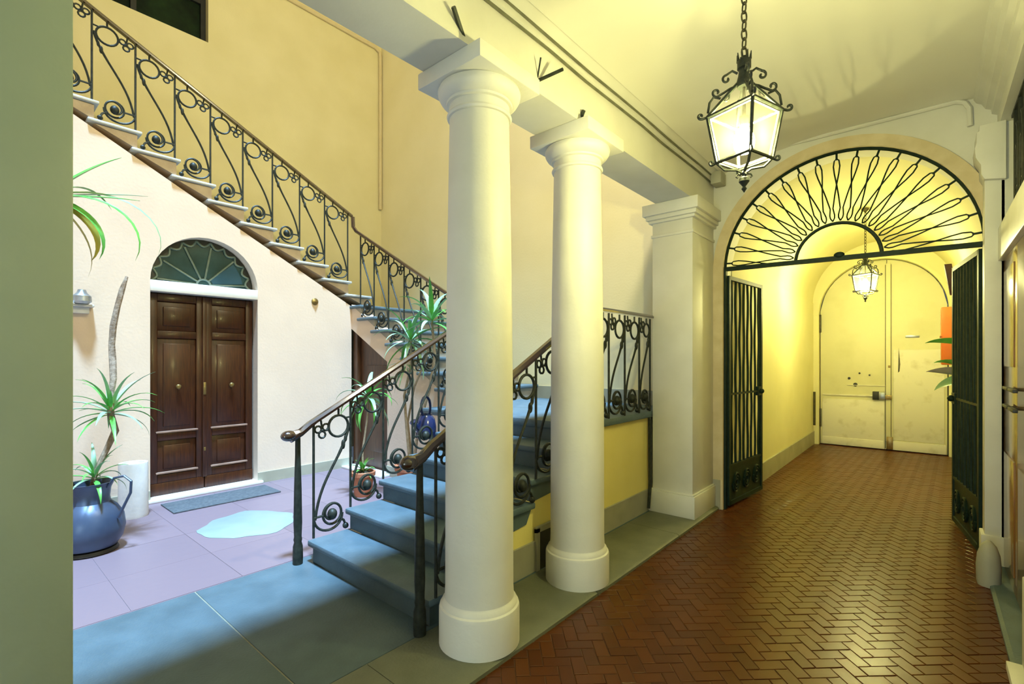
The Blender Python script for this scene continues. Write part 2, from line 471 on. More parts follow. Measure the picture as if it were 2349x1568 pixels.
wb = MB()
wb.box((XBACK, -3.0, 0), (XBACK-.25, YFAR+.25, 5.87)).box((XBACK, 2.36, 5.87), (XBACK-.25, YFAR+.25, ZROOF)).box((XBACK, -3.0, 5.87), (XBACK-.25, 0.75, ZROOF)).box((XBACK, .75, 7.6), (XBACK-.25, 2.36, ZROOF))
struct('wall_back', wb, 'yellow')
struct('wall_far', MB().box((XBACK, YFAR, -0.2), (-1.9, YFAR+.25, ZROOF)), 'yellow_lit')
# face of the second flight with the low doorway
w2 = [(XW, 1.93), (-5.32, 1.47), (-5.32, -.2), (-3.5, -.2), (-3.5, .80), (-4.05, 1.0), (XW, 2.27)]
struct('wall_under_flight', MB().prism(w2, 'y', YF2, YF2+.2), 'cream')
struct('baseboard_under_flight', MB().box((-5.32, YF2-.014, 0), (-3.5, YF2+.01, .13)), 'skirt')
# landing wall (below the landing, towards the columns) and the sides of the first flight
wr = [(1.77, -.01), (4.6, -.01), (4.6, .93), (3.30, .93), (3.30, .83), (1.77, .003)]
struct('baseboard_far', MB().box((-4.0, YFAR+.01, .99), (-2.09, YFAR-.015, 1.15)), 'skirt')
struct('wall_landing', MB().prism(wr, 'x', -2.136, -2.28), 'yellow_dim')
struct('baseboard_landing', MB().prism([(1.86, 0), (4.6, 0), (4.6, .21), (2.26, .21)], 'x', -2.118, -2.15), 'skirt')
wr2 = [(1.77, -.01), (YF2, -.01), (YF2, .93), (3.30, .93), (3.30, .83), (1.77, .003)]
struct('wall_stair_side', MB().prism(wr2, 'x', -3.45, -3.30), 'cream')

# gate wall with arched opening
gx = -0.632; gr = 0.974; gz = 2.40
gw = [(-2.30, -.1), (gx-gr, -.1), (gx-gr, gz)] + arc(gx, gz, gr, PI, 0, 32)[1:-1] + [(gx+gr, gz), (gx+gr, -.1), (0.9, -.1), (0.9, 3.95), (-2.30, 3.95)]
struct('wall_gate', MB().prism(gw, 'y', YG, YG+.32), 'grey_paint')
def arch_band(r0, r1, y0, y1):
    A = [(gx+r0, ZT)] + arc(gx, gz, r0, 0, PI, 36) + [(gx-r0, ZT)]
    B = [(gx+r1, ZT)] + arc(gx, gz, r1, 0, PI, 36) + [(gx-r1, ZT)]
    m = MB(); n = len(A)
    P = [(p[0], y0, p[1]) for p in A] + [(p[0], y0, p[1]) for p in B] + [(p[0], y1, p[1]) for p in A] + [(p[0], y1, p[1]) for p in B]
    f = []
    for i in range(n-1):
        f += [(i, i+1, n+i+1, n+i), (2*n+i, 3*n+i, 3*n+i+1, 2*n+i+1), (i, 2*n+i, 2*n+i+1, i+1), (n+i, n+i+1, 3*n+i+1, 3*n+i)]
    f += [(0, n, 3*n, 2*n), (n-1, 3*n-1, 4*n-1, 2*n-1)]
    return m.add(P, f)
struct('trim_arch', arch_band(gr-.012, gr+.085, YG-.022, YG+.012), 'archband')
struct('baseboard_gate', MB().box((gx-gr-.14, YG-.03, ZT), (gx-gr-.012, YG+.02, .27)), 'skirt')

# passage beyond the gate
px0, px1 = -1.60, 0.33
struct('wall_passage_left', MB().box((px0, YG+.3, -.1), (px0-.25, YE+.2, 2.52)), 'passage')
struct('wall_passage_right', MB().box((px1, YG+.3, -.1), (px1+.25, YE+.2, 2.52)), 'passage')
struct('baseboard_passage_left', MB().box((px0-.01, YG+.32, ZT), (px0+.02, YE, .20)), 'skirt')
struct('baseboard_passage_right', MB().box((px1+.01, YG+.32, ZT), (px1-.02, YE, .20)), 'skirt')
pcx = (px0+px1)/2; prx = (px1-px0)/2
vo = arc(pcx, 2.50, prx+.01, PI, 0, 30, 1.0) ; vo2 = arc(pcx, 2.50, prx+.25, 0, PI, 30, 1.25)
struct('ceiling_passage', MB().prism(vo + vo2, 'y', YG+.31, YE+.2), 'passage', smooth=0.9)
# end wall around the old door
dcx = -0.64; dr = 0.875; dz = 2.30
ew = [(px0-.3, -.1), (dcx-dr, -.1), (dcx-dr, dz)] + arc(dcx, dz, dr, PI, 0, 28, .90)[1:-1] + [(dcx+dr, dz), (dcx+dr, -.1), (px1+.3, -.1), (px1+.3, 3.9), (px0-.3, 3.9)]
struct('wall_end', MB().prism(ew, 'y', YE, YE+.22), 'passage')

# corridor ceiling: shallow vault
cv = [(-1.60, 3.385), (-1.45, 3.43), (-1.2, 3.475), (-.9, 3.51), (-.6, 3.53), (-.2, 3.535), (.1, 3.525), (.40, 3.50)]
struct('ceiling', MB().prism(cv + [(.40, 3.60), (-1.60, 3.60)], 'y', -3.0, YG+.01), 'ceiling', smooth=0.9)
struct('roof_slab', MB().box((-1.90, -3.0, 3.63), (1.0, YG+.3, 3.75)), 'grey_paint')
# colonnade beam with its cornice
bp = [(XB0, ZB), (XB1, ZB), (XB1, 3.30), (-1.665, 3.315), (-1.665, 3.345), (-1.64, 3.36), (-1.60, 3.40), (-1.585, 3.44), (-1.585, 3.62), (XB0, 3.62)]
struct('trim_beam', MB().prism(bp, 'y', -3.0, YG), 'grey_paint', smooth=0.4)
# upper stair hall enclosure (roof with its skylight opening)
struct('wall_upper', MB().box((0.35, -3.0, 3.75), (0.55, YFAR+.2, ZROOF)), 'yellow')
struct('wall_rear', MB().box((XBACK-.2, -3.2, -.2), (-1.47, -3.0, ZROOF)).box((.23, -3.2, -.2), (1.2, -3.0, ZROOF)).box((-1.47, -3.2, 2.6), (.23, -3.0, ZROOF)), 'cream')  # gap left for the added rear fill light
struct('wall_far_upper', MB().box((-1.9, YFAR+.34, 3.75), (.5, YFAR+.5, ZROOF)), 'yellow')
struct('roof', MB().box((XBACK-.2, -3.2, ZROOF), (-5.15, YFAR+.5, ZROOF+.2)).box((0.2, -3.2, ZROOF), (.7, YFAR+.5, ZROOF+.2))
       .box((-5.15, 4.4, ZROOF), (.2, YFAR+.5, ZROOF+.2)), 'yellow')

# wall on the other side of the corridor, with its recessed glossy door
rw = MB().box((XD, 5.0, -.1), (XD+.5, YG+.2, 3.75)).box((XD+.06, -3.0, -.1), (XD+.5, 3.45, 3.75)).box((XD+.16, 3.45, 2.3), (XD+.5, 5.0, 3.75))
struct('wall_right', rw, 'grey_paint')
rb = [(XD-.01, 3.22), (XD+.5, 3.22), (XD+.5, 3.62), (.26, 3.62), (.26, 3.50), (.275, 3.47), (.305, 3.45), (.325, 3.41), (.355, 3.395), (.36, 3.36), (XD-.01, 3.345)]
struct('trim_right_beam', MB().prism(rb, 'y', -3.0, YG), 'grey_paint', smooth=0.4)
struct('trim_threshold', MB().prism([(.308, -.1), (XD+.16, -.1), (XD+.16, .0), (.325, .0), (.308, -.012)], 'y', -3.0, YG), 'stone')
struct('trim_lintel', MB().box((XD-.02, 3.3, 2.215), (XD+.2, 5.0, 2.455)), 'marble', bevel=.006)

# ------------------------------------------------------------------ columns and piers
def column(x, y, label):
    t = thing('column', label, 'column', (x, y, 0), 'round columns between corridor and stairs')
    obj('base', MB().lathe([(.216, 0), (.216, .185), (.212, .20), (.203, .207), (.200, .222), (.190, .232), (.186, .24)], (x, y, 0), 48), 'column_paint', t)
    sh = [(.186, .24), (.183, .30), (.182, .8), (.180, 1.4), (.173, 2.0), (.163, 2.6), (.160, 2.775)]
    obj('shaft', MB().lathe(sh, (x, y, 0), 48), 'column_paint', t)
    cp = [(.160, 2.775), (.170, 2.778), (.175, 2.789), (.170, 2.800), (.162, 2.804), (.162, 2.842), (.176, 2.846), (.178, 2.858), (.188, 2.862), (.206, 2.876), (.218, 2.896), (.222, 2.915), (.216, 2.930), (.20, 2.936)]
    obj('capital', MB().lathe(cp, (x, y, 0), 48), 'column_paint', t)
    obj('abacus', MB().box((x-.232, y-.232, 2.935), (x+.232, y+.232, ZB)), 'column_paint', t, .005)
    return t
CX = -1.838
column(CX, 1.872, 'thick round column in front of the stair foot, nearest to the camera')
column(CX, 2.83, 'round column between the first column and the square pier')

def pier(name, x0, x1, y0, y1, label, zt=ZB, zb=0.0, base=True, cap=True, mat='column_paint'):
    t = thing(name, label, 'pier', ((x0+x1)/2, (y0+y1)/2, zb))
    obj('shaft', MB().box((x0, y0, zb), (x1, y1, zt)), mat, t, .006)
    if base: obj('base', MB().box((x0-.028, y0-.028, zb), (x1+.028, y1+.0, zb+.21)).box((x0-.016, y0-.016, zb+.21), (x1+.016, y1, zb+.225)), 'column_paint', t, .004)
    if cap:
        m = MB()
        for d, a, b in ((.012, 2.70, 2.73), (.03, 2.84, 2.87), (.05, 2.87, 2.91), (.075, 2.91, zt)):
            m.box((x0-d, y0-d, a), (x1+d, y1, b))
        obj('capital', m, 'column_paint', t, .006)
    return t
pier('square_pier', -2.09, -1.69, 4.58, YG, 'pale square pier with moulded cap beside the arched gate')
pier('corner_pier', -2.05, -1.60, -.45, 0.205, 'greenish grey pier edge filling the side of the view before the courtyard', cap=False, base=False, mat='pier_shade')
pl = thing('pilaster', 'pale pilaster with moulded cap beside the right gate leaf', 'pilaster', (.36, 5.08, 0))
obj('shaft', MB().box((XR, 5.0, 0), (XD+.02, YG, 3.22)), 'column_paint', pl, .005)
obj('base', MB().box((XR-.02, 4.98, 0), (XD+.02, YG, .21)), 'column_paint', pl, .006)
obj('capital', MB().prism([(XD+.02, 2.80), (XR-.002, 2.82), (XR-.02, 2.86), (XR-.022, 2.93), (XR-.05, 2.99), (XR-.055, 3.06), (XR-.045, 3.10), (XR-.045, 3.17), (XR-.03, 3.18), (XR-.03, 3.22), (XD+.02, 3.22)], 'y', 4.955, YG), 'column_paint', pl, .004)
p2 = thing('pilaster', 'edge of a pale pilaster pedestal at the border before the glossy door', 'pilaster', (.42, 3.1, 0))
obj('shaft', MB().box((XR+.09, 2.7, .44), (XD+.1, 3.30, 3.22)), 'column_paint', p2, .005)
obj('pedestal', MB().box((XR+.035, 2.6, 0), (XD+.1, 3.435, .44)), 'column_paint', p2, .006)
obj('base', MB().box((XR-.022, 2.55, ZT), (XD+.1, 3.42, .012)), 'column_paint', p2, .004)
o = obj('guard_stone', MB().lathe([(.055, ZT), (.062, 0), (.064, .10), (.058, .18), (.040, .24), (.015, .27), (.001, .275)], (.305, 4.60, 0), 20), 'skirt', base=(.305, 4.60, ZT))
tag(o, 'pale rounded guard stone at the foot of the pilaster by the gate', 'guard stone')

# ------------------------------------------------------------------ stairs
RISE1, RUN1, NY1 = .165, .305, 1.74
def flight1():
    t = thing('staircase', 'grey stone steps rising from the pavement between two railings', 'staircase', (-2.8, 1.74, 0))
    x0, x1 = -3.49, -2.10
    for k in range(5):
        y = NY1+RUN1*k; z = RISE1*(k+1)
        obj('tread', MB().box((x0, y, z-.045), (x1, y+RUN1+.05, z)), 'tread', t, .012)
        zl = max(0, z-RISE1-.0)
        obj('riser', MB().prism([(y+.03, zl-.005), (y+.03, z-.046), (y+RUN1+.03, z-.046), (y+RUN1+.03, z-.06), (y+RUN1+.03-.05, max(0, z-RISE1+.02))], 'x', x0+.03, x1-.03), 'stone', t)
    y = NY1+RUN1*5
    obj('riser', MB().prism([(y+.03, .82), (y+.03, .945), (y+.2, .945), (y+.2, .82)], 'x', x0+.03, x1-.03), 'stone', t)
    obj('landing', MB().box((-4.05, y, .925), (x1+.005, YFAR-.002, .99)), 'tread', t, .012)
    return t
flight1()
def flight2():
    t = thing('staircase', 'stone steps along the far wall seen from the side above the low brown door', 'staircase', (-4.5, 4.4, .99))
    for k in range(7):
        x = -3.98-.326*k; z = .99+.18*(k+1)
        xe = x-.326-.06 if k < 6 else -7.545
        obj('tread', MB().box((x+.03, YF2-.03, z-.04), (xe, YFAR-.002, z)), 'tread', t, .010)
        xl = x-.326 if k < 6 else x-.5
        obj('riser', MB().prism([(x, z-.18), (x, z-.041), (xl, z-.041), (xl, z-.06)], 'y', YF2+.002, YFAR-.002), 'riser', t)
    return t
flight2()
T3 = []
def flight3():
    t = thing('staircase', 'upper stone steps climbing along the wall over the arched brown door', 'staircase', (XW-.6, 2.0, 2.3))
    for k in range(8, -10, -1):
        y = 3.278 - .3415*(7-k); z = 2.591 + .178*(7-k)
        T3.append((k, y, z))
        obj('tread', MB().box((XW+.035, y, z-.030), (XBACK+.003, y+.43, z)), 'tread_sunlit', t, .008)
        obj('riser', MB().prism([(y+.395, z-.036), (y+.395, z-.178), (y+.055, z-.036)], 'x', XW-.004, XBACK+.003), 'riser_warm', t)
    return t
flight3()

# ------------------------------------------------------------------ railings
def panel(parent, W, s0, s1, zb0, rail, iron='iron', bal=True, zb1=None):
    """one bay of the railing; W(s, h) -> world point; s0 lower baluster, s1 upper one; rail(s) -> height of rail underside"""
    L = s1-s0; r = .0088
    sg = 1 if L > 0 else -1
    A = abs(L)
    def Wp(u, h): return W(s0+sg*u, h)
    if bal:
        obj('baluster', MB().tube([W(s1, zb1), W(s1, rail(s1))], .0095, 8), iron, parent)
    top = lambda u: rail(s0+sg*u)
    # ring below the rail beside the upper baluster
    uc = A*.66; rr = min(.086, A*.27); hc = top(uc)-rr-.052
    obj('ring', MB().tube([Wp(uc+rr*math.cos(2*PI*i/20), hc+rr*math.sin(2*PI*i/20)) for i in range(20)], r*1.15, 6, True)
        .tube([Wp(uc+rr*.7, hc+rr*.7), Wp(A-.005, hc+rr*.75)], r*.9, 5).tube([Wp(uc, hc+rr), Wp(uc, top(uc))], r, 5), iron, parent)
    # trefoil ornament
    ut = A*.22; ht = top(ut)-.085; q = MB()
    for (du, dh, r0) in ((-.032, .012, .026), (.030, .024, .026), (.0, -.030, .026)):
        q.tube([Wp(ut+du+r0*math.cos(2*PI*i/10), ht+dh+r0*math.sin(2*PI*i/10)) for i in range(10)], r*.95, 5, True)
    c = Wp(ut, ht+.002); q.ball(c, .013, 8)
    q.tube([Wp(ut, ht+.01), Wp(ut-.01, top(ut-.01))], r*.9, 5)
    q.tube([Wp(uc-rr, hc), Wp(ut+.035, ht)], r*.9, 5)
    obj('trefoil', q, iron, parent)
    # sweeping diagonal bar with leaf swelling
    h1 = hc-rr*.55; h0 = zb0+.13
    pts = bez(Wp(A-.012, h1+.05), Wp(A*.78, h1-.22), Wp(A*.16, h0+.33), Wp(.012, h0), 14)
    q = MB().tube(pts, [r*(1.15 if i > 4 else 1.3) for i in range(15)], 6)
    p = pts[3]; q.ball(p, .020, 8, (.8, .8, 1.9)); p = pts[2]; q.ball(p, .016, 8, (.8, .8, 1.8))
    obj('diagonal_bar', q, iron, parent)
    # scroll at the foot
    us = A*.49; rs = min(.075, A*.25); hs = zb0+.150
    q = MB().tube([Wp(us+rs*math.cos(2*PI*i/24), hs+rs*1.05*math.sin(2*PI*i/24)) for i in range(24)], r*1.15, 6, True)
    sp = []
    for i in range(15):
        a = PI*.5+PI*1.25*i/14; rad = rs*(1-.62*i/14)
        sp.append(Wp(us+rad*math.cos(a), hs+rad*math.sin(a)))
    q.tube(sp, r*1.1, 6)
    q.ball(Wp(us, hs-.004), .038, 10, (1, 1, 1.15))
    q.tube(bez(Wp(.0, hs+.0), Wp(A*.02, zb0-.005), Wp(us+rs*1.1, zb0-.01), Wp(us+rs*1.12, hs-.01), 14), r*1.15, 6)
    q.tube([Wp(us-rs, hs), Wp(0, hs)], r*1.1, 5)
    q.tube([Wp(us+rs*.8, hs-rs*.6), Wp(us+rs*1.3, hs-rs*1.0), Wp(us+rs*1.5, zb0+.035)], r*1.1, 6)
    q.ball(Wp(us+rs*1.5, zb0+.03), .024, 8)
    obj('scroll', q, iron, parent)

def handrail(parent, pts, mat, w=.026, h=.020, name='handrail'):
    q = MB(); pts = [Vector(p) for p in pts]
    prof = [(-w, -h*.6), (w, -h*.6), (w*1.05, h*.2), (w*.55, h), (-w*.55, h), (-w*1.05, h*.2)]
    rows = []
    for i, p in enumerate(pts):
        t = (pts[min(i+1, len(pts)-1)]-pts[max(i-1, 0)]).normalized()
        side = Vector((t.y, -t.x, 0)); side = side.normalized() if side.length > 1e-5 else Vector((1, 0, 0))
        up = side.cross(t)
        rows.append([p+side*a+up*b for a, b in prof])
    n = len(prof); vs = [x for r_ in rows for x in r_]; f = []
    for i in range(len(rows)-1):
        for k in range(n): f.append((i*n+k, i*n+(k+1) % n, (i+1)*n+(k+1) % n, (i+1)*n+k))
    f += [tuple(range(n)), tuple(range((len(rows)-1)*n, len(rows)*n))]
    q.add(vs, f)
    return obj(name, q, mat, parent)

def newel(parent, x, y, z0, z1):
    prof = [(.034, z0), (.036, z0+.05), (.034, z0+.13), (.026, z0+.16), (.030, z0+.18), (.026, z0+.20), (.030, z0+.30), (.026, z0+.55), (.019, z0+.8), (.018, z1)]
    obj('newel_post', MB().lathe(prof, (x, y, 0), 16), 'iron', parent)

# third flight (upper)
def rail3(y): return 4.978-.498*(y-.795)-.03
t = thing('stair_railing', 'long wrought iron railing of the upper flight above the arched door', 'railing', (XW, 2.2, 2.6), 'wrought iron stair railings')
bals = [(k, 3.278-.3415*(7-k)+.3415+.035, 2.591+.178*(7-k)) for k in range(7, -9, -1)]
W3 = lambda s, h: (XW+.01, s, h)
k, y, z = bals[0]
obj('baluster', MB().tube([W3(y, z), W3(y, rail3(y))], .0095, 8), 'iron', t)
for i in range(len(bals)-1):
    (k0, y0, z0), (k1, y1, z1) = bals[i], bals[i+1]
    panel(t, W3, y0, y1, z0, rail3, zb1=z1)
handrail(t, [(XW+.01, 3.72, rail3(3.70)+.01)] + [(XW+.01, yy, rail3(yy)+.02) for yy in (3.6, 2.0, 0, -1.75)], 'rail_wood')
# second flight
def rail2(x): return 3.34-.548*(x+6.15)-.03
t = thing('stair_railing', 'short iron railing descending along the far wall behind the green plants', 'railing', (-5.0, YF2, 1.9), 'wrought iron stair railings')
W2 = lambda s, h: (s, YF2+.01, h)
b2 = []
for kk in range(7):
    x = -3.98-.326*kk-.02; z = .99+.18*(kk+1)
    b2.append((x, z))
obj('baluster', MB().tube([W2(*b2[0]), W2(b2[0][0], rail2(b2[0][0]))], .0095, 8), 'iron', t)
for i in range(6):
    panel(t, W2, b2[i][0], b2[i+1][0], b2[i][1], rail2, zb1=b2[i+1][1])
handrail(t, [(XW+.02, YF2+.01, rail3(3.70)+.0), (XW+.03, YF2+.01, rail2(-6.15)+.05), (-6.05, YF2+.01, rail2(-6.05)+.02), (-4.6, YF2+.01, rail2(-4.6)+.02), (-3.96, YF2+.01, rail2(-3.96)+.02)], 'rail_wood')
# first flight, two sides
def rail1(y): return .985+.541*(y-1.69)-.03
def first_rail(x, label, yend, nb):
    t = thing('stair_railing', label, 'railing', (x, 1.69, 0), 'wrought iron stair railings')
    newel(t, x-.03 if x < -3 else x-.01, 1.685, 0, rail1(1.69)+.0)
    Wf = lambda s, h: (x, s, h)
    bb = [(NY1+RUN1*k+.05, RISE1*(k+1)) for k in range(6)]
    obj('baluster', MB().tube([Wf(*bb[0]), Wf(bb[0][0], rail1(bb[0][0]))], .0095, 8), 'iron', t)
    for i in range(nb):
        panel(t, Wf, bb[i][0], bb[i+1][0], bb[i][1], rail1, zb1=bb[i+1][1])
    pts = [(x, 1.615, .955), (x, 1.69, .968)] + [(x, yy, rail1(yy)+.025) for yy in (1.76, 2.2, 2.8, 3.2, yend)]
    hr = handrail(t, pts, 'rail_wood', .028, .022)
    obj('volute', MB().ball((x, 1.605, .95), .05, 16, (.85, 1.15, .8)).tube([(x, 1.61, .93), (x, 1.69, .965), (x, 1.80, 1.035)], [.035, .03, .02], 10), 'rail_wood', hr)
    return t
first_rail(-3.49, 'iron railing with dark handrail on the courtyard edge of the lowest steps', 3.38, 5)
tr = first_rail(-2.10, 'iron railing with dark handrail beside the two round columns', 3.40, 5)
# landing railing
t = thing('landing_railing', 'level iron railing on the landing edge beside the square pier', 'railing', (-2.1, 4.0, .99), 'wrought iron stair railings')
WL = lambda s, h: (-2.10, s, h)
yl = [3.44, 3.73, 4.02, 4.31, 4.545]
obj('baluster', MB().tube([WL(3.44, .99), WL(3.44, 1.90)], .0095, 8), 'iron', t)
for i in range(4):
    panel(t, WL, yl[i], yl[i+1], .99, lambda s: 1.90, zb1=.99)
handrail(t, [(-2.10, 3.40, rail1(3.40)+.022), (-2.10, 3.46, 1.918), (-2.10, 4.0, 1.92), (-2.10, 4.575, 1.92)], 'rail_wood')
t = thing('recess_shade_sheet', 'low dark sheet standing for a shaded recess in the stair side wall behind the second column', 'recess', (-2.12, 2.95, 0))  # framed dark sheet added for the shade of a recess below the landing
obj('frame', MB().box((-2.125, 2.72, 0), (-2.105, 2.76, .30)).box((-2.125, 3.16, 0), (-2.105, 3.20, .30)).box((-2.125, 2.72, .27), (-2.105, 3.20, .31)), 'skirt', t)  # border of the added dark shade sheet
obj('opening', MB().box((-2.122, 2.76, .0), (-2.110, 3.16, .27)), 'dark', t)
# downpipe below the landing
o = obj('downpipe', MB().tube([(-2.085, 4.50, .93), (-2.085, 4.51, .88), (-2.085, 4.52, .30), (-2.08, 4.50, .24), (-2.075, 4.46, .05)], [.016, .019, .019, .017, .015], 8), 'iron', base=(-2.08, 4.5, .05))
tag(o, 'thin dark drainpipe running down below the landing beside the pier', 'pipe')

# ------------------------------------------------------------------ arched brown double door
XDR = XW-.12
d1 = struct('door_1', MB().box((XDR-.06, yc-rD-.02, -.02), (XDR-.05, yc+rD+.02, 2.25)), 'dark')
def leaf_door(y0, y1, lab):
    st_ = .075
    fr = MB()
    z_rails = [(.165, .255), (.62, .715), (1.73, 1.81), (2.13, 2.21)]
    for a, b in ((y0, y0+st_), (y1-st_, y1)): fr.box((XDR-.045, a, .16), (XDR, b, 2.21))
    for a, b in z_rails: fr.box((XDR-.045, y0+st_, a), (XDR, y1-st_, b))
    lf = obj('door_leaf', fr, 'door_wood', d1, .006)
    for a, b in ((.255, .62), (.715, 1.73), (1.81, 2.13)):
        m = MB().box((XDR-.04, y0+st_, a), (XDR-.022, y1-st_, b)).box((XDR-.03, y0+st_+.055, a+.055), (XDR-.008, y1-st_-.055, b-.055))
        obj('panel', m, 'door_wood', lf, .008)
    obj('kick_board', MB().box((XDR-.045, y0, .005), (XDR+.008, y1, .165)), 'door_wood', lf, .004)
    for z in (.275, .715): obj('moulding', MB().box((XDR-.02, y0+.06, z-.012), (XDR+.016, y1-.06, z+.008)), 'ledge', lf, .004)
    return lf
l1 = leaf_door(yc-rD+.015, yc-.004, '')
l2 = leaf_door(yc+.004, yc+rD-.015, '')
obj('astragal', MB().box((XDR, yc-.022, .165), (XDR+.018, yc+.022, 2.21)), 'door_wood', l2, .006)
for lf, y in ((l1, 1.668), (l2, 2.205)):
    obj('knob', MB().lathe([(.028, 0), (.028, .006), (.010, .010), (.010, .03), (.024, .04), (.027, .055), (.018, .068), (.001, .070)], (XDR-.022, y, 1.20), 14, axis='x'), 'brass', lf)
obj('keyhole_plate', MB().box((XDR+.014, yc-.014, 1.10), (XDR+.024, yc+.014, 1.24)).box((XDR+.014, yc-.01, .46), (XDR+.022, yc+.01, .50)), 'brass', l2, .003)
obj('lintel', MB().box((XW-.2, yc-rD-.0, 2.22), (XW+.008, yc+rD+.0, 2.335)), 'marble', d1, .004)
obj('threshold', MB().box((XW-.2, yc-rD-.03, 0.0), (XW+.05, yc+rD+.05, .035)), 'marble', d1, .006)
fan = MB().prism([(yc-rD, zsp)] + arc(yc, zsp, rD, PI, 0, 24)[1:-1] + [(yc+rD, zsp)], 'x', XW-.16, XW-.15)
fg = obj('fanlight', fan, 'fan_glass', d1)
for i, (a0, a1) in enumerate(((8, 42), (48, 78), (82, 112), (118, 148), (152, 176))):
    P = [(yc+.10*math.cos(math.radians(a0)), zsp+.02+.10*math.sin(math.radians(a0)))] + arc(yc, zsp+.02, .42, math.radians(a0), math.radians(a1), 6) + [(yc+.10*math.cos(math.radians(a1)), zsp+.02+.10*math.sin(math.radians(a1)))]
    obj('pane', MB().prism(P, 'x', XW-.15, XW-.146), 'fan_glass_blue' if i == 0 else 'fan_glass', fg)
bars = MB()
for a in (5, 45, 80, 115, 150, 177):
    a = math.radians(a)
    bars.tube([(XW-.14, yc+.06*math.cos(a), zsp+.02+.06*math.sin(a)), (XW-.14, yc+.445*math.cos(a), zsp+.02+.445*math.sin(a))], .011, 6)
bars.tube([(XW-.14, yc+.07*math.cos(PI*i/10), zsp+.015+.07*math.sin(PI*i/10)) for i in range(11)], .012, 6)
obj('glazing_bar', bars, 'fan_bar', fg)
sc = MB()
nS = 11
pts = []
for i in range(nS):
    a0 = PI*i/nS; a1 = PI*(i+1)/nS
    for j in range(7):
        a = a0+(a1-a0)*j/6
        rr = .505 - .055*math.sin(PI*j/6)
        pts.append((XW-.138, yc+rr*math.cos(a), zsp+.01+rr*math.sin(a)))
sc.tube(pts, .012, 6)
obj('scalloped_rim', sc, 'fan_bar', fg)
rim = MB()
for i in range(nS):
    a0 = PI*i/nS; a1 = PI*(i+1)/nS
    P = [(yc+(.502-.045*math.sin(PI*j/6))*math.cos(a0+(a1-a0)*j/6), zsp+(.502-.045*math.sin(PI*j/6))*math.sin(a0+(a1-a0)*j/6)) for j in range(7)]
    Q = [(yc+.53*math.cos(a1+(a0-a1)*j/6), zsp+.53*math.sin(a1+(a0-a1)*j/6)) for j in range(7)]
    rim.prism(P+Q, 'x', XW-.147, XW-.143)
obj('dark_rim', rim, 'dark', fg)
o = obj('doormat', MB().box((-6.0, 1.44, 0), (-5.56, 2.47, .014)), 'mat', base=(-5.78, 1.95, 0), bevel=.004)
tag(o, 'grey doormat before the arched brown double door', 'doormat')
# low brown door under the second flight
d2 = struct('door_2', MB().prism([(XW-.05, 0.01), (-5.28, 0.01), (-5.28, 1.50), (XW-.05, 1.98)], 'y', YF2+.09, YF2+.13), 'door_wood2')
obj('door_frame', MB().box((XW-.0, YF2+.03, .01), (XW+.10, YF2+.11, 1.90)), 'door_wood2', d2, .004)
obj('board', MB().box((-5.92, YF2+.075, .25), (-5.42, YF2+.1, 1.42)), 'door_wood2', d2, .008)
obj('threshold', MB().box((XW, YF2-.16, 0), (-5.25, YF2+.05, .03)), 'marble', d2, .004)
# upper window
w1 = struct('window_1', MB().box((XBACK-.16, .75, 5.87), (XBACK-.15, 2.36, 7.6)), 'window_glass')
wf = MB()
for y in (.75, 1.52, 2.30): wf.box((XBACK-.15, y, 5.87), (XBACK-.10, y+.06, 7.6))
for z in (5.87, 6.42, 7.0, 7.54): wf.box((XBACK-.15, .75, z), (XBACK-.105, 2.36, z+.05))
obj('window_frame', wf, 'dark', w1)

# ------------------------------------------------------------------ old double door at the end of the passage
YD = YE+.08
def arch_half(x0, x1, inner=0.0):
    r = dr-inner; n = 14; P = []
    for i in range(n+1):
        x = x0+(x1-x0)*i/n
        u = (x-dcx)/r
        P.append((x, dz+.90*math.sqrt(max(0, 1-u*u))*(r/dr)))
    return P
d3 = struct('door_3', MB().prism([(dcx-dr, ZT)] + arch_half(dcx-dr, dcx+dr) + [(dcx+dr, ZT)], 'y', YD+.06, YD+.09), 'dark')
xm = -.545
la = obj('door_leaf', MB().prism([(dcx-dr+.015, ZT+.012)] + arch_half(dcx-dr+.015, xm-.004, .012) + [(xm-.004, ZT+.012)], 'y', YD, YD+.06), 'old_door', d3, .004)
lb = obj('door_leaf', MB().prism([(xm+.004, ZT+.012)] + arch_half(xm+.004, dcx+dr-.015, .012) + [(dcx+dr-.015, ZT+.012)], 'y', YD, YD+.06), 'old_door', d3, .004)
obj('centre_strip', MB().box((xm-.012, YD-.025, .12), (xm+.055, YD, 3.12)), 'old_door', lb, .006)
obj('gap_line', MB().box((xm-.022, YD-.006, .0), (xm-.012, YD+.001, 3.1)).box((xm+.055, YD-.006, .0), (xm+.063, YD+.001, 3.1)), 'dark_brown_iron', lb)
obj('lower_board', MB().box((-1.47, YD-.018, ZT+.02), (xm-.03, YD, .80)), 'old_door_low', la, .006)
obj('wicket_rail', MB().box((-1.46, YD-.022, .86), (xm-.03, YD, .885)).box((-1.1, YD-.014, 1.045), (xm-.02, YD, 1.058)), 'old_door_low', la, .003)
obj('weather_board', MB().box((-1.47, YD-.03, ZT+.015), (xm-.03, YD, .12)), 'old_door_low', la, .006)
obj('weather_board', MB().box((xm+.07, YD-.03, ZT+.015), (dcx+dr-.03, YD, .14)), 'old_door_low', lb, .006)
obj('lower_board', MB().box((xm+.09, YD-.012, .15), (dcx+dr-.05, YD, 1.66)), 'old_door_low', lb, .006)
obj('lock_case', MB().box((-.735, YD-.075, .815), (xm-.10, YD-.01, .955)), 'dark', la, .008)
obj('lock_face', MB().box((xm-.11, YD-.07, .825), (xm-.015, YD-.01, .945)), 'steel', la, .006)
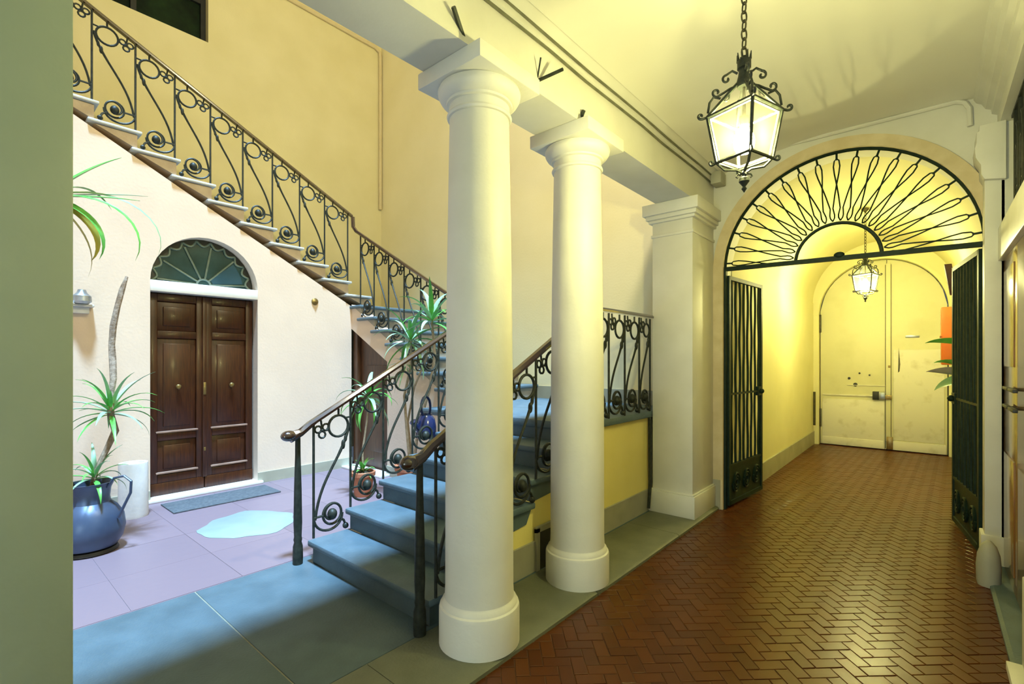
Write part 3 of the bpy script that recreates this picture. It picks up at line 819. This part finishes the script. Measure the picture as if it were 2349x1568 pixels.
obj('lock_bolt', MB().box((xm-.04, YD-.06, .83), (xm+.07, YD-.024, .90)), 'brass', lb, .004)
hm = MB()
for (x, z, r) in ((-.98, 1.06, .034), (-1.07, 1.17, .022), (-1.21, .66, .024), (-1.23, .55, .018), (-.92, 1.26, .016), (-.78, 1.23, .014)):
    hm.lathe([(r, 0), (r*.9, -.012), (.001, -.014)], (x, YD+.0, z), 10, axis='y')
obj('stud', hm, 'dark', la)
obj('letter_slot', MB().box((-.30, YD-.012, 1.86), (-.12, YD, 1.90)), 'steel', lb, .003)
obj('bolt_plate', MB().box((xm+.0, YD-.04, ZT+.02), (xm+.085, YD-.02, .20)).box((xm+.02, YD-.034, 1.36), (xm+.05, YD-.02, 1.40)), 'brass', lb, .004)
hg = MB()
for z in (.45, 2.15): hg.box((dcx-dr+.0, YD-.03, z-.16), (dcx-dr+.03, YD+.0, z+.16))
obj('hinge', hg, 'dark_brown_iron', la, .003)
obj('crack', MB().prism([(-.395, 1.28), (-.375, 1.30), (-.365, 1.42), (-.385, 1.70), (-.392, 1.40)], 'y', YD-.0135, YD-.011), 'dark_brown_iron', lb, smooth=0)
struct('trim_door_arch', MB().prism(arc(dcx, dz, dr+.06, PI, 0, 28, .96) + arc(dcx, dz, dr, 0, PI, 28, .90), 'y', YE-.02, YE+.01), 'passage', smooth=.9)
o = obj('dark_pipe', MB().tube([(px0+.035, YE-.12, .32), (px0+.035, YE-.12, .92)], .02, 8), 'dark_brown_iron', base=(px0+.035, YE-.12, .3))
tag(o, 'short dark bar on the passage wall beside the old cream door', 'bar')

# ------------------------------------------------------------------ fan grille over the gate
g = thing('fan_grille', 'semicircular wrought iron fan grille filling the arch above the gate', 'grille', (gx, YG+.03, gz))
YI = YG+.05
def G(a, r): return (gx+r*math.cos(a), YI, gz+r*math.sin(a))
obj('outer_ring', MB().tube([G(PI*i/40, gr-.012) for i in range(41)], .016, 6), 'iron_green', g)
obj('inner_ring', MB().tube([G(PI*i/24, .325) for i in range(25)], .015, 6), 'iron_green', g)
obj('transom', MB().prism([(gx-gr, gz+.005), (gx+gr, gz-.03), (gx+gr, gz+.01), (gx-gr, gz+.045)], 'y', YI-.018, YI+.018), 'iron_green', g)
obj('stop', MB().ball((gx+.02, YI-.01, gz+.035), .035, 12, (1.2, .5, .8)), 'iron_green', g)
nL = 19; a_lo, a_hi = math.radians(5), math.radians(175); dl = (a_hi-a_lo)/(nL-1)
for k in range(nL):
    a = a_lo+dl*k; h = dl/2
    P = [G(a-h, .345), G(a-h+.042, .375), G(a-h+.046, .40), G(a-h*.72, .46), G(a-h*.30, .575), G(a, .672), G(a+.022, .77), G(a+.029, .835), G(a+.020, .885), G(a, .905),
         G(a-.020, .885), G(a-.029, .835), G(a-.022, .77), G(a, .672), G(a+h*.30, .575), G(a+h*.72, .46), G(a+h-.046, .40), G(a+h-.042, .375), G(a+h, .345)]
    q = MB().tube(P, .0062, 5)
    q.tube([G(a, .89), G(a, gr-.01)], .009, 5)
    obj('loop', q, 'iron_green', g)

# gate leaves
def gate_leaf(name, hinge, free, label, hand):
    H0 = Vector((hinge[0], hinge[1], ZT+.03)); D = Vector((free[0]-hinge[0], free[1]-hinge[1], 0)); Wd = D.length; D.normalize()
    n = Vector((D.y, -D.x, 0))
    t = thing(name, label, 'gate', (hinge[0], hinge[1], ZT), 'iron gate leaves folded back in the passage')
    Ht = 2.36
    def Q(u, h, d=0): p = H0+D*u+n*d; return (p.x, p.y, p.z+h)
    def bar(u0, h0, u1, h1, w, th, mb):
        dd = Vector((u1-u0, h1-h0)); dd.normalize(); pn = Vector((-dd.y, dd.x))*w
        pts = [(u0+pn.x, h0+pn.y), (u1+pn.x, h1+pn.y), (u1-pn.x, h1-pn.y), (u0-pn.x, h0-pn.y)]
        mb.add([Q(u, h, -th) for u, h in pts] + [Q(u, h, th) for u, h in pts], [(0,1,2,3), (7,6,5,4), (0,4,5,1), (1,5,6,2), (2,6,7,3), (3,7,4,0)])
    fr = MB()
    bar(.02, 0, .02, Ht, .022, .016, fr); bar(Wd-.02, 0, Wd-.02, Ht, .020, .016, fr)
    bar(0, Ht-.02, Wd, Ht-.02, .02, .016, fr); bar(0, .02, Wd, .02, .022, .016, fr)
    bar(0, .40, Wd, .40, .012, .014, fr); bar(0, 1.14, Wd, 1.14, .010, .012, fr)
    obj('gate_frame', fr, 'iron_green', t)
    nb = 8
    for i in range(nb):
        u = .09+(Wd-.18)*i/(nb-1)
        ph = PI*(i % 2)
        pts = [Q(u+.010*math.sin(2*PI*(h-.40)/.74+ph), h) for h in [.40+(Ht-.44)*j/30 for j in range(31)]]
        obj('bar', MB().tube(pts, .0125, 6), 'iron_green', t)
    obj('lower_plate', (lambda mb: (bar(.03, .21, Wd-.03, .21, .175, .004, mb), mb)[1])(MB()), 'iron_green', t)
    sc = MB()
    for i in range(3):
        cu = Wd*(.2+.3*i)
        for sgn in (1, -1):
            sp = []
            for j in range(25):
                a = 2*PI*1.35*j/24; r = .11*(1-.75*j/24)
                sp.append(Q(cu+sgn*r*math.cos(a)*.8, .21+r*math.sin(a)*sgn, -.012*hand))
            sc.tube(sp, .011, 6)
    obj('scrollwork', sc, 'iron_green', t)
    lk = MB(); bar(Wd-.14, 1.14, Wd-.02, 1.14, .05, .022, lk); lo = obj('lock', lk, 'iron_green', t)
    obj('lock_knob', MB().ball(Q(Wd-.09, 1.14, -.035*hand), .03, 10), 'iron_green', lo)
    return t
gate_leaf('gate_leaf', (gx-gr+.035, YG+.07), (gx-gr+.125, YG+1.0), 'iron gate leaf folded open against the passage wall next to the square pier', -1)
gate_leaf('gate_leaf', (gx+gr-.035, YG+.07), (gx+gr-.165, YG+1.0), 'dark iron gate leaf folded open beside the orange box', 1)
po = obj('gate_post', MB().box((gx-gr-.005, YG+.02, ZT), (gx-gr+.03, YG+.075, gz+.02)), 'iron_green', base=(gx-gr, YG+.05, ZT))
tag(po, 'dark iron hinge post on the gate jamb next to the square pier', 'post', 'gate hinge posts')
po = obj('gate_post', MB().box((gx+gr-.03, YG+.02, ZT), (gx+gr+.005, YG+.075, gz)), 'iron_green', base=(gx+gr, YG+.05, ZT))
tag(po, 'dark iron hinge post on the gate jamb beside the pilaster', 'post', 'gate hinge posts')

# ------------------------------------------------------------------ lanterns
def lantern(x, y, zb, ztop, label, bulb, yaw):
    """zb: level of the lower frame"""
    t = thing('hanging_lantern', label, 'lantern', (x, y, zb-.12), 'wrought iron lanterns on chains')
    def K(i, r, z): a = yaw+PI/2*i; return (x+r*math.cos(a), y+r*math.sin(a), zb+z)
    rb_, rt_ = .118, .158; zt_ = .215; za = .355
    fr = MB()
    for i in range(4):
        fr.tube([K(i, rb_, 0), K(i, rt_, zt_)], .0075, 6).tube([K(i, rb_, 0), K(i+1, rb_, 0)], .007, 6).tube([K(i, rt_, zt_), K(i+1, rt_, zt_)], .0085, 6)
        fr.tube([K(i, rt_, zt_), K(i, .028, za)], .008, 6)
    obj('frame', fr, 'iron', t)
    inn = MB()
    for i in range(4):
        inn.tube([K(i, rb_-.012, .008), K(i, rt_-.012, zt_-.006)], .005, 5).tube([K(i, rt_-.014, zt_-.008), K(i+1, rt_-.014, zt_-.008)], .005, 5).tube([K(i, rb_-.012, .010), K(i+1, rb_-.012, .010)], .005, 5)
    obj('glazing_frame', inn, 'lantern_frame', t)
    for i in range(4):
        a, b, c, d = K(i, rb_-.004, .004), K(i+1, rb_-.004, .004), K(i+1, rt_-.004, zt_-.002), K(i, rt_-.004, zt_-.002)
        cc = Vector((x, y, zb+.1)); 
        vs = [Vector(v) for v in (a, b, c, d)]; ins = [v+(cc-v)*.018 for v in vs]
        obj('pane', MB().add(vs+ins, [(0,1,2,3), (7,6,5,4), (0,4,5,1), (1,5,6,2), (2,6,7,3), (3,7,4,0)]), 'pane', t, smooth=0)
        a, b, c, d = K(i, rt_-.006, zt_+.002), K(i+1, rt_-.006, zt_+.002), K(i+1, .03, za-.006), K(i, .03, za-.006)
        vs = [Vector(v) for v in (a, b, c, d)]; ins = [v+(cc-v)*.018 for v in vs]
        obj('roof_pane', MB().add(vs+ins, [(0,1,2,3), (7,6,5,4), (0,4,5,1), (1,5,6,2), (2,6,7,3), (3,7,4,0)]), 'pane', t, smooth=0)
    cr = MB().lathe([(.030, za-.02), (.034, za), (.026, za+.03), (.022, za+.06), (.030, za+.065), (.030, za+.10), (.014, za+.105), (.012, za+.12)], (x, y, zb), 12)
    for i in range(8):
        a = 2*PI*i/8
        cr.tube([(x+.027*math.cos(a), y+.027*math.sin(a), zb+za+.10), (x+.030*math.cos(a), y+.030*math.sin(a), zb+za+.135)], [.006, .002], 5)
    obj('crown', cr, 'iron', t)
    def scroll(i, pts, mb, r=.0055): mb.tube([K(i, a, b) for a, b in pts], r, 5)
    def curl(r0, z0, rad, a0, turns, n=14):
        return [(r0+rad*(1-.75*j/n)*math.cos(a0+turns*2*PI*j/n), z0+rad*(1-.75*j/n)*math.sin(a0+turns*2*PI*j/n)) for j in range(n+1)]
    for i in range(4):
        m = MB()
        scroll(i, [(.028, za+.045), (.05, za+.06), (.075, za+.045)] + curl(.075, za+.025, .02, PI/2, -.9), m)
        obj('upper_scroll', m, 'iron', t)
        m = MB()
        scroll(i, [(.03, za-.01), (.06, za-.02), (.085, za-.035), (.115, za-.05)] + curl(.118, za-.03, .02, -PI/2, .9), m)
        scroll(i, [(.10, za-.06), (.13, za-.05), (.148, za-.075), (.155, zt_+.02)], m)
        scroll(i, [(.06, za-.019)] + curl(.08, za-.062, .016, PI, .9), m, .0045)
        scroll(i, [(rt_, zt_), (rt_+.02, zt_-.006)] + curl(rt_+.028, zt_+.008, .014, -PI/2, .8), m, .006)
        obj('roof_scroll', m, 'iron', t)
        m = MB()
        scroll(i, [(rb_, 0), (rb_+.015, -.008)] + curl(rb_+.02, .002, .012, -PI/2, .8), m, .0055)
        scroll(i, [(rb_, 0), (rb_*.7, -.035), (.03, -.04), (.008, -.055)], m, .006)
        obj('lower_scroll', m, 'iron', t)
    obj('finial', MB().lathe([(.003, -.045), (.012, -.055), (.008, -.07), (.020, -.08), (.023, -.095), (.012, -.11), (.006, -.118), (.012, -.128), (.001, -.145)], (x, y, zb), 12), 'iron', t)
    fl_ = MB()
    for i in range(4): fl_.tube([K(i, .006, -.06), K(i, .028, -.062), K(i, .034, -.072), K(i, .026, -.078)], .004, 5)
    obj('petal', fl_, 'iron', t)
    z = zb+za+.118; n = max(2, int((ztop-z)/.040)); step = (ztop-z)/n
    for k in range(n):
        zc = z+step*(k+.5); a = yaw+.4+(PI/2 if k % 2 else 0); ln = step*.64; wd = .0125
        pts = [(x+wd*math.cos(2*PI*j/12)*math.cos(a), y+wd*math.cos(2*PI*j/12)*math.sin(a), zc+ln*math.sin(2*PI*j/12)) for j in range(12)]
        obj('chain_link', MB().tube(pts, .0038, 5, True), 'dark_brown_iron', t)
    obj('ceiling_rose', MB().lathe([(.012, ztop-.03), (.03, ztop-.012), (.045, ztop+.0), (.045, ztop+.008)], (x, y, 0), 16), 'dark_brown_iron', t)
    obj('bulb', MB().lathe([(.001, .030), (.025, .036), (.042, .06), (.046, .09), (.034, .125), (.018, .15), (.015, .16)], (x, y, zb), 14), bulb, t)
    obj('bulb_holder', MB().lathe([(.018, .16), (.02, .165), (.02, .20), (.008, .205), (.006, za-.02)], (x, y, zb), 12), 'dark_brown_iron', t)
    return t
lantern(-.64, 2.37, 2.405, 3.527, 'lit iron lantern hanging on a chain before the arched gate', 'bulb_near', math.radians(15.0+12))
lantern(-.64, 7.91, 2.40, 3.475, 'small lit lantern hanging far back in the passage before the cream door', 'bulb_far', math.radians(30))

# ------------------------------------------------------------------ door of the corridor's other side
d4 = struct('door_4', MB().box((XD+.05, 3.45, 0), (XD+.12, 5.0, 2.25)), 'varnish')
ymid = 4.28
for a, b, e in ((3.46, ymid-.004, 1), (ymid+.004, 4.995, -1)):
    lf = obj('door_leaf', MB().box((XD+.01, a, .01), (XD+.05, b, 2.215)), 'varnish', d4, .004)
    for z0, z1 in ((.12, .85), (1.45, 2.12)):
        obj('panel', MB().box((XD+.002, a+.10, z0), (XD+.012, b-.10, z1)), 'varnish', lf, .006)
    h = b if e > 0 else a
    for z in (1.315, 1.20):
        obj('handle', MB().box((XD-.035, h-e*.02, z-.010), (XD-.012, h-e*.26, z+.010)).box((XD-.02, h-e*.05, z-.008), (XD+.012, h-e*.07, z+.008)), 'dark', lf, .003)
tg = thing('door_grille', 'curled dark iron grille above the glossy varnished door', 'grille', (XD+.05, 4.2, 2.455))
q = MB()
for i in range(6):
    yy = 3.55+.22*i
    sp = [(XD+.05, yy+.10*(1-.7*j/20)*math.cos(2*PI*1.4*j/20+PI/2), 2.78+.30*(1-.7*j/20)*math.sin(2*PI*1.4*j/20+PI/2)) for j in range(21)]
    q.tube(sp, .014, 6)
    q.tube([(XD+.05, yy+.11, 2.45), (XD+.05, yy+.11, 3.215)], .012, 6)
    q.tube([(XD+.05, yy-.11, 2.62), (XD+.05, yy, 2.66), (XD+.05, yy+.11, 2.62)], .010, 6)
q.box((XD+.04, 3.46, 2.455), (XD+.06, 4.9, 2.475)).box((XD+.04, 3.46, 3.2), (XD+.06, 4.9, 3.22))
obj('scrollwork', q, 'iron', tg)

# ------------------------------------------------------------------ plants and pots
def leaf_mesh(base, az, L, up, droop, wid, nseg=9, roll=0):
    """a long strap leaf with a fold along its midrib"""
    m = MB(); rows = []
    d = Vector((math.cos(az), math.sin(az), 0)); s = Vector((-d.y, d.x, 0))
    p = Vector(base); el = up; step = L/nseg
    for i in range(nseg+1):
        u = i/nseg
        w = wid*(min(1, .35+u*3.0))*(1-u**2.2)+.0006
        nrm = Vector((-d.x*math.sin(el), -d.y*math.sin(el), math.cos(el)))
        sr = s*math.cos(roll)+nrm*math.sin(roll); nr = nrm*math.cos(roll)-s*math.sin(roll)
        rows.append((p+sr*w+nr*w*.35, p, p-sr*w+nr*w*.35))
        p = p + (d*math.cos(el)+Vector((0, 0, math.sin(el))))*step
        el -= droop/nseg*(0.5+u)
    vs = []
    for r_ in rows:
        vs += list(r_)
        vs += [r_[1]-Vector((0, 0, .0012+wid*.04))]
    f = []
    for i in range(nseg):
        a = 4*i; b = 4*(i+1)
        f += [(a, a+1, b+1, b), (a+1, a+2, b+2, b+1), (a+3, a, b, b+3), (a+2, a+3, b+3, b+2)]
    f += [(0, 3, 2, 1)]; e = 4*nseg; f += [(e, e+1, e+2, e+3)]
    return m.add(vs, f)

def rosette(parent, c, n, L, wid, mats, seed, up0=(.2, 1.25), droop=(.8, 2.0), azr=(0, 2*PI)):
    rnd = random.Random(seed)
    for i in range(n):
        az = azr[0]+(azr[1]-azr[0])*((i*.618034) % 1) + rnd.uniform(-.15, .15)
        u = i/max(1, n-1)
        up = up0[0]+(up0[1]-up0[0])*u
        b = (c[0]+.012*math.cos(az), c[1]+.012*math.sin(az), c[2]-.05+.06*u)
        mb = leaf_mesh(b, az, L*rnd.uniform(.75, 1.1), up, rnd.uniform(*droop), wid*rnd.uniform(.8, 1.15))
        obj('leaf', mb, mats[i % len(mats)], parent, smooth=.9)

def pot_profile(r, h):
    return [(r*.68, 0), (r*.72, .01), (r*.93, h*.80), (r*.93, h*.82), (r*1.06, h*.83), (r*1.08, h*.985), (r*1.02, h), (r*.90, h), (r*.88, h*.9), (.001, h*.9)]

# dark metal jug planter by the wall
U = (-4.98, .735, 0)
t = thing('jug_planter', 'dark blue grey metal jug planter with a bent dracaena beside the white cylinder', 'plant', U)
obj('jug', MB().lathe([(.12, .03), (.17, .045), (.205, .10), (.222, .18), (.212, .27), (.17, .345), (.128, .385), (.122, .42), (.130, .49), (.150, .535), (.155, .54), (.142, .54), (.120, .49), (.112, .44), (.001, .44)], U, 36), 'urn', t)
obj('stand', MB().lathe([(.17, 0), (.18, .01), (.17, .032), (.10, .035)], U, 28), 'dark', t)
ha = Vector((math.cos(math.radians(40)), math.sin(math.radians(40)), 0))
hp = [Vector(U)+ha*a+Vector((0, 0, z)) for a, z in ((.135, .50), (.19, .575), (.27, .59), (.325, .55), (.32, .46), (.27, .36), (.225, .27))]
obj('jug_handle', MB().tube([Vector(p) for p in hp], [.008, .008, .009, .010, .010, .010, .012], 8), 'urn', t)
obj('soil', MB().lathe([(.118, .455), (.06, .47), (.001, .475)], U, 20, cap=False), 'soil', t)
sx, sy = -5.0, .74
stem = [(sx, sy, .45), (sx+.02, sy+.03, .62), (sx+.0, sy+.10, .78), (sx-.03, sy+.16, .92), (sx-.02, sy+.13, 1.05), (sx-.03, sy+.13, 1.20), (sx-.10, sy+.16, 1.34), (sx-.18, sy+.17, 1.48), (sx-.22, sy+.17, 1.62), (sx-.22, sy+.18, 1.78), (sx-.24, sy+.21, 1.94), (sx-.28, sy+.25, 2.10), (sx-.32, sy+.29, 2.22)]
obj('stem', MB().tube([Vector(p) for p in stem], [.016, .018, .020, .026, .024, .022, .024, .026, .023, .025, .022, .022, .012], 8), 'bark', t)
rosette(t, (sx-.03, sy+.13, 1.10), 30, .40, .018, ['leaf', 'leaf', 'leaf_pale'], 3, (-.3, 1.45), (.5, 1.5))
rosette(t, (sx+.03, sy+.02, .60), 18, .26, .016, ['leaf', 'leaf_pale'], 5, (-.1, 1.3), (.8, 2.0))
# tall plant mostly behind the corner pier
V = (-5.28, .30, 0)
t = thing('tall_dracaena', 'tall dracaena with drooping strap leaves beside the corner pier edge', 'plant', V)
pt = obj('pot', MB().lathe(pot_profile(.19, .40), V, 28), 'pot', t)
obj('soil', MB().lathe([(.16, .355), (.001, .365)], V, 20, cap=False), 'soil', pt)
obj('stem', MB().tube([Vector((V[0], V[1], .3)), Vector((V[0]+.03, V[1], 1.2)), Vector((V[0]-.02, V[1]+.10, 2.1)), Vector((V[0], V[1]+.22, 2.80))], [.032, .028, .026, .022], 8), 'bark', t)
for az, L, up, dr_, wd, mt, rl in ((1.25, .62, .85, .35, .044, 'leaf', .5), (1.45, .66, .30, .2, .024, 'leaf_pale', .3), (1.15, .60, .16, .2, .030, 'leaf', .4), (1.40, 1.05, .45, 2.7, .020, 'leaf_pale', .6), (1.0, .95, .2, 2.5, .022, 'leaf', .5),
                               (1.5, .62, -.35, 2.0, .050, 'leaf_yellow', .9), (1.1, .66, -.25, 2.0, .034, 'leaf', .6), (1.9, .7, -.6, 1.5, .034, 'leaf_yellow', .4), (2.4, .8, .7, 1.5, .03, 'leaf', 0), (3.4, .8, .5, 1.5, .03, 'leaf', 0), (4.3, .8, .6, 1.6, .03, 'leaf', 0), (5.3, .8, .4, 1.4, .03, 'leaf', 0), (.2, .5, .9, 1.0, .03, 'leaf', 0)):
    obj('leaf', leaf_mesh((V[0], V[1]+.22, 2.78), az, L, up, dr_, wd, 12, rl), mt, t, smooth=.9)
# white cylinder leaning by the door
q = MB().lathe([(.115, 0), (.118, .02), (.116, .50), (.112, .515), (.085, .515), (.082, .46), (.001, .46)], (0, 0, 0), 28)
o = obj('white_cylinder', q, 'white_pipe')
o.location = (-5.78, 1.17, 0); o.rotation_euler = (0, 0, 0)
tag(o, 'chalky white open cylinder standing beside the arched brown door', 'cylinder')

# terracotta pot with bright green plant in front of the low door
Vp = (-4.74, 3.00, 0)
t = thing('potted_plant', 'small terracotta pot with a bright green leafy cane before the low door', 'plant', Vp)
pt = obj('pot', MB().lathe(pot_profile(.125, .27), Vp, 24), 'pot', t)
obj('soil', MB().lathe([(.105, .245), (.05, .27), (.001, .275)], Vp, 16, cap=False), 'soil', pt)
obj('stem', MB().tube([Vector((Vp[0], Vp[1], .2)), Vector((Vp[0]+.02, Vp[1]-.02, .5)), Vector((Vp[0]+.05, Vp[1]+.02, .85)), Vector((Vp[0]+.06, Vp[1]+.03, 1.08))], [.012, .011, .010, .008], 7), 'bark_pale', t)
rosette(t, (Vp[0]+.06, Vp[1]+.03, 1.10), 22, .42, .026, ['leaf', 'leaf', 'leaf_pale'], 11, (-.7, 1.3), (1.2, 2.6))
rosette(t, (Vp[0], Vp[1], .30), 12, .17, .020, ['leaf'], 12, (.2, 1.3), (.8, 1.8))
# two-headed dracaena beside the flight
Vq = (-4.30, 3.32, 0)
t = thing('dracaena', 'two headed dracaena on pale canes standing behind the courtyard side railing', 'plant', Vq)
pt = obj('pot', MB().lathe(pot_profile(.17, .36), Vq, 26), 'pot', t)
obj('soil', MB().lathe([(.145, .325), (.001, .335)], Vq, 18, cap=False), 'soil', pt)
def q3(x, y, z): return Vector((x, y, z))
obj('cane', MB().tube([q3(-4.32, 3.32, .30), q3(-4.36, 3.30, .75), q3(-4.40, 3.30, 1.10), q3(-4.28, 3.30, 1.45), q3(-4.26, 3.28, 1.72)], [.016, .015, .015, .014, .012], 8), 'bark_pale', t)
obj('cane', MB().tube([q3(-4.27, 3.32, .30), q3(-4.20, 3.33, .75), q3(-4.02, 3.34, 1.18), q3(-3.93, 3.34, 1.55), q3(-3.96, 3.32, 1.92)], [.018, .017, .016, .015, .012], 8), 'bark_pale', t)
obj('cane', MB().tube([q3(-4.30, 3.34, .30), q3(-4.42, 3.36, .8), q3(-4.30, 3.36, 1.2), q3(-4.10, 3.36, 1.5), q3(-4.06, 3.36, 1.62)], [.014, .013, .012, .012, .010], 8), 'bark_pale', t)
rosette(t, (-4.26, 3.28, 1.72), 22, .48, .026, ['leaf_pale', 'leaf', 'leaf_pale'], 21, (-.6, 1.3), (.6, 1.7))
rosette(t, (-3.96, 3.32, 1.93), 18, .42, .030, ['leaf', 'leaf_pale'], 23, (-.2, 1.4), (.6, 1.8))
rosette(t, (-4.42, 3.34, 1.45), 12, .30, .014, ['leaf_pale'], 27, (-1.1, .4), (.4, 1.0))
# blue can hung on the railing
bx, by, bz = -3.605, 2.95, .76
t = thing('watering_can', 'dark blue enamel watering can hung on the railing behind the first column', 'watering can', (bx, by, bz))
obj('body', MB().lathe([(.085, 0), (.098, .01), (.10, .10), (.085, .18), (.06, .215), (.062, .225), (.05, .225), (.05, .2), (.001, .2)], (bx, by, bz), 22), 'blue', t)
obj('handle', MB().tube([(bx, by+.055*math.cos(a), bz+.29+.10*math.sin(a)) for a in [2*PI*i/18 for i in range(18)]], .013, 7, True), 'blue', t)
obj('spout', MB().tube([(bx, by-.08, bz+.08), (bx, by-.12, bz+.13), (bx, by-.15, bz+.17)], [.03, .024, .035], 10), 'blue', t)

# plant and orange box beyond the gate
o = obj('orange_box', MB().box((px1-.21, 8.55, 1.43), (px1-.002, 8.95, 2.19)), 'orange', base=(px1-.08, 8.75, 1.38), bevel=.012)
obj('lid', MB().box((px1-.222, 8.54, 1.80), (px1-.205, 8.96, 1.815)), 'pot', o, .003)
tag(o, 'orange box mounted on the passage wall behind the dark gate leaf', 'box')
Vr = (.275, 6.62, 1.20)
t = thing('wall_planter', 'small wall planter with broad dark and grey leaves beside the dark gate leaf', 'plant', Vr)
obj('pot', MB().lathe([(.028, 0), (.034, .01), (.048, .13), (.052, .14), (.042, .14), (.038, .10), (.001, .10)], Vr, 16), 'pot', t)
obj('stem', MB().tube([(Vr[0], Vr[1], 1.29), (Vr[0]-.01, Vr[1], 1.5), (Vr[0]-.02, Vr[1], 1.69)], [.010, .009, .006], 7), 'bark', t)
for az, z, L, up, dr_, wd, mt, rl in ((3.2, 1.66, .30, .20, .5, .050, 'leaf', .7), (3.4, 1.36, .30, .15, .3, .060, 'lav', .8), (3.0, 1.30, .26, -.25, .7, .065, 'leaf_pale', -.8), (3.1, 1.42, .24, .5, .9, .05, 'leaf', .6), (4.6, 1.5, .16, .5, 1, .04, 'leaf', 0), (1.7, 1.5, .16, .5, 1, .04, 'leaf', 0)):
    obj('leaf', leaf_mesh((Vr[0]-.01, Vr[1], z), az, L, up, dr_, wd, 8, rl), mt, t, smooth=.9)
t = thing('broom', 'dark broom leaning upside down in the corner above the orange box', 'broom', (.22, 7.3, ZT))
obj('broom_handle', MB().tube([(.29, 7.28, ZT), (.21, 7.32, 2.24)], .012, 8), 'bark_pale', t)
obj('broom_head', MB().add([(.205-.03, 7.28, 2.22), (.205+.03, 7.28, 2.22), (.205+.03, 7.36, 2.22), (.205-.03, 7.36, 2.22), (.155-.03, 7.24, 2.56), (.155+.035, 7.24, 2.56), (.155+.035, 7.40, 2.56), (.155-.03, 7.40, 2.56)],
    [(0,3,2,1),(4,5,6,7),(0,1,5,4),(1,2,6,5),(2,3,7,6),(3,0,4,7)]), 'broom', t, .006)

# ------------------------------------------------------------------ small fittings
o = obj('wall_bell', MB().lathe([(.045, 0), (.045, .012), (.03, .022), (.014, .026), (.012, .034), (.001, .036)], (XW-.001, 3.18, 2.265), 20, axis='x'), 'brass', base=(XW, 3.18, 2.265))
tag(o, 'small round brass bell plate on the cream wall below the stair', 'bell')
t = thing('wall_lamp', 'small white wall lamp showing at the edge of the corner pier', 'wall lamp', (XW, .80, 2.02))
obj('bracket', MB().box((XW, .70, 2.00), (XW+.09, .93, 2.025)).box((XW, .74, 1.94), (XW+.05, .90, 2.0)), 'white_fit', t, .005)
obj('shade', MB().lathe([(.05, 2.027), (.075, 2.05), (.07, 2.10), (.04, 2.13), (.03, 2.16)], (XW+.08, .84, 0), 16), 'steel', t)
def spikes(x, y, z, parts, label):
    t = thing('iron_bracket', label, 'bracket', (x, y, z))
    for dx, dy, dz_, r in parts:
        obj('prong', MB().tube([(x-.01, y, z), (x+dx, y+dy, z+dz_)], r, 5), 'iron', t)
spikes(XB1, 2.20, 3.09, ((.10, .10, .07, .010), (.04, -.03, .10, .005)), 'forked iron bracket on the beam between the two columns')
spikes(XB1, 1.62, 3.05, ((.03, -.10, .07, .012),), 'small iron spike on the beam above the first column cap')
spikes(XB1, 2.66, 3.05, ((.025, -.02, .03, .014),), 'tiny iron hook on the beam above the second column cap')
o = obj('beam_cable', MB().tube([(-1.683, -2.9+.4*i, 3.300+.006*math.sin(i*2.1)) for i in range(20)] + [(-1.683, 5.1, 3.295)], .009, 6), 'cable', base=(-1.683, 2, 3.30))
tag(o, 'thin dark cable running along the cornice of the colonnade beam', 'cable')
o = obj('beam_cable', MB().tube([(-1.657, -2.9+.4*i, 3.348+.004*math.sin(i*1.7)) for i in range(20)] + [(-1.657, 5.1, 3.345)], .008, 6), 'cable', base=(-1.657, 2, 3.35))
tag(o, 'second thin cable above the first one on the beam cornice', 'cable')
o = obj('junction_box', MB().box((-1.66, 4.98, 3.25), (-1.56, 5.14, 3.37)), 'skirt', base=(-1.61, 5.06, 3.25), bevel=.008)
tag(o, 'small grey junction box in the ceiling corner above the square pier', 'box')
o = obj('ceiling_pipe', MB().tube([(px, YG-.02, 3.515) for px in (-1.0, -.6, -.2, .1, .16)] + [(.21, YG-.02, 3.49), (.235, YG-.02, 3.44), (.24, YG-.02, 3.30)], .018, 8), 'grey_paint', base=(0, YG-.02, 3.4))
tag(o, 'painted pipe following the top of the gate wall into the corner', 'pipe')
o = obj('wall_pipe', MB().tube([(XBACK+.03, 2.5, 7.08), (XBACK+.03, 5.0, 7.08), (XBACK+.03, YFAR-.05, 7.03), (XBACK+.03, YFAR-.04, 6.9), (XBACK+.03, YFAR-.04, 4.2)], .03, 8), 'pipe_y', base=(XBACK+.03, YFAR-.04, 4.2))
tag(o, 'yellow painted pipe running down the far corner of the stair hall', 'pipe')
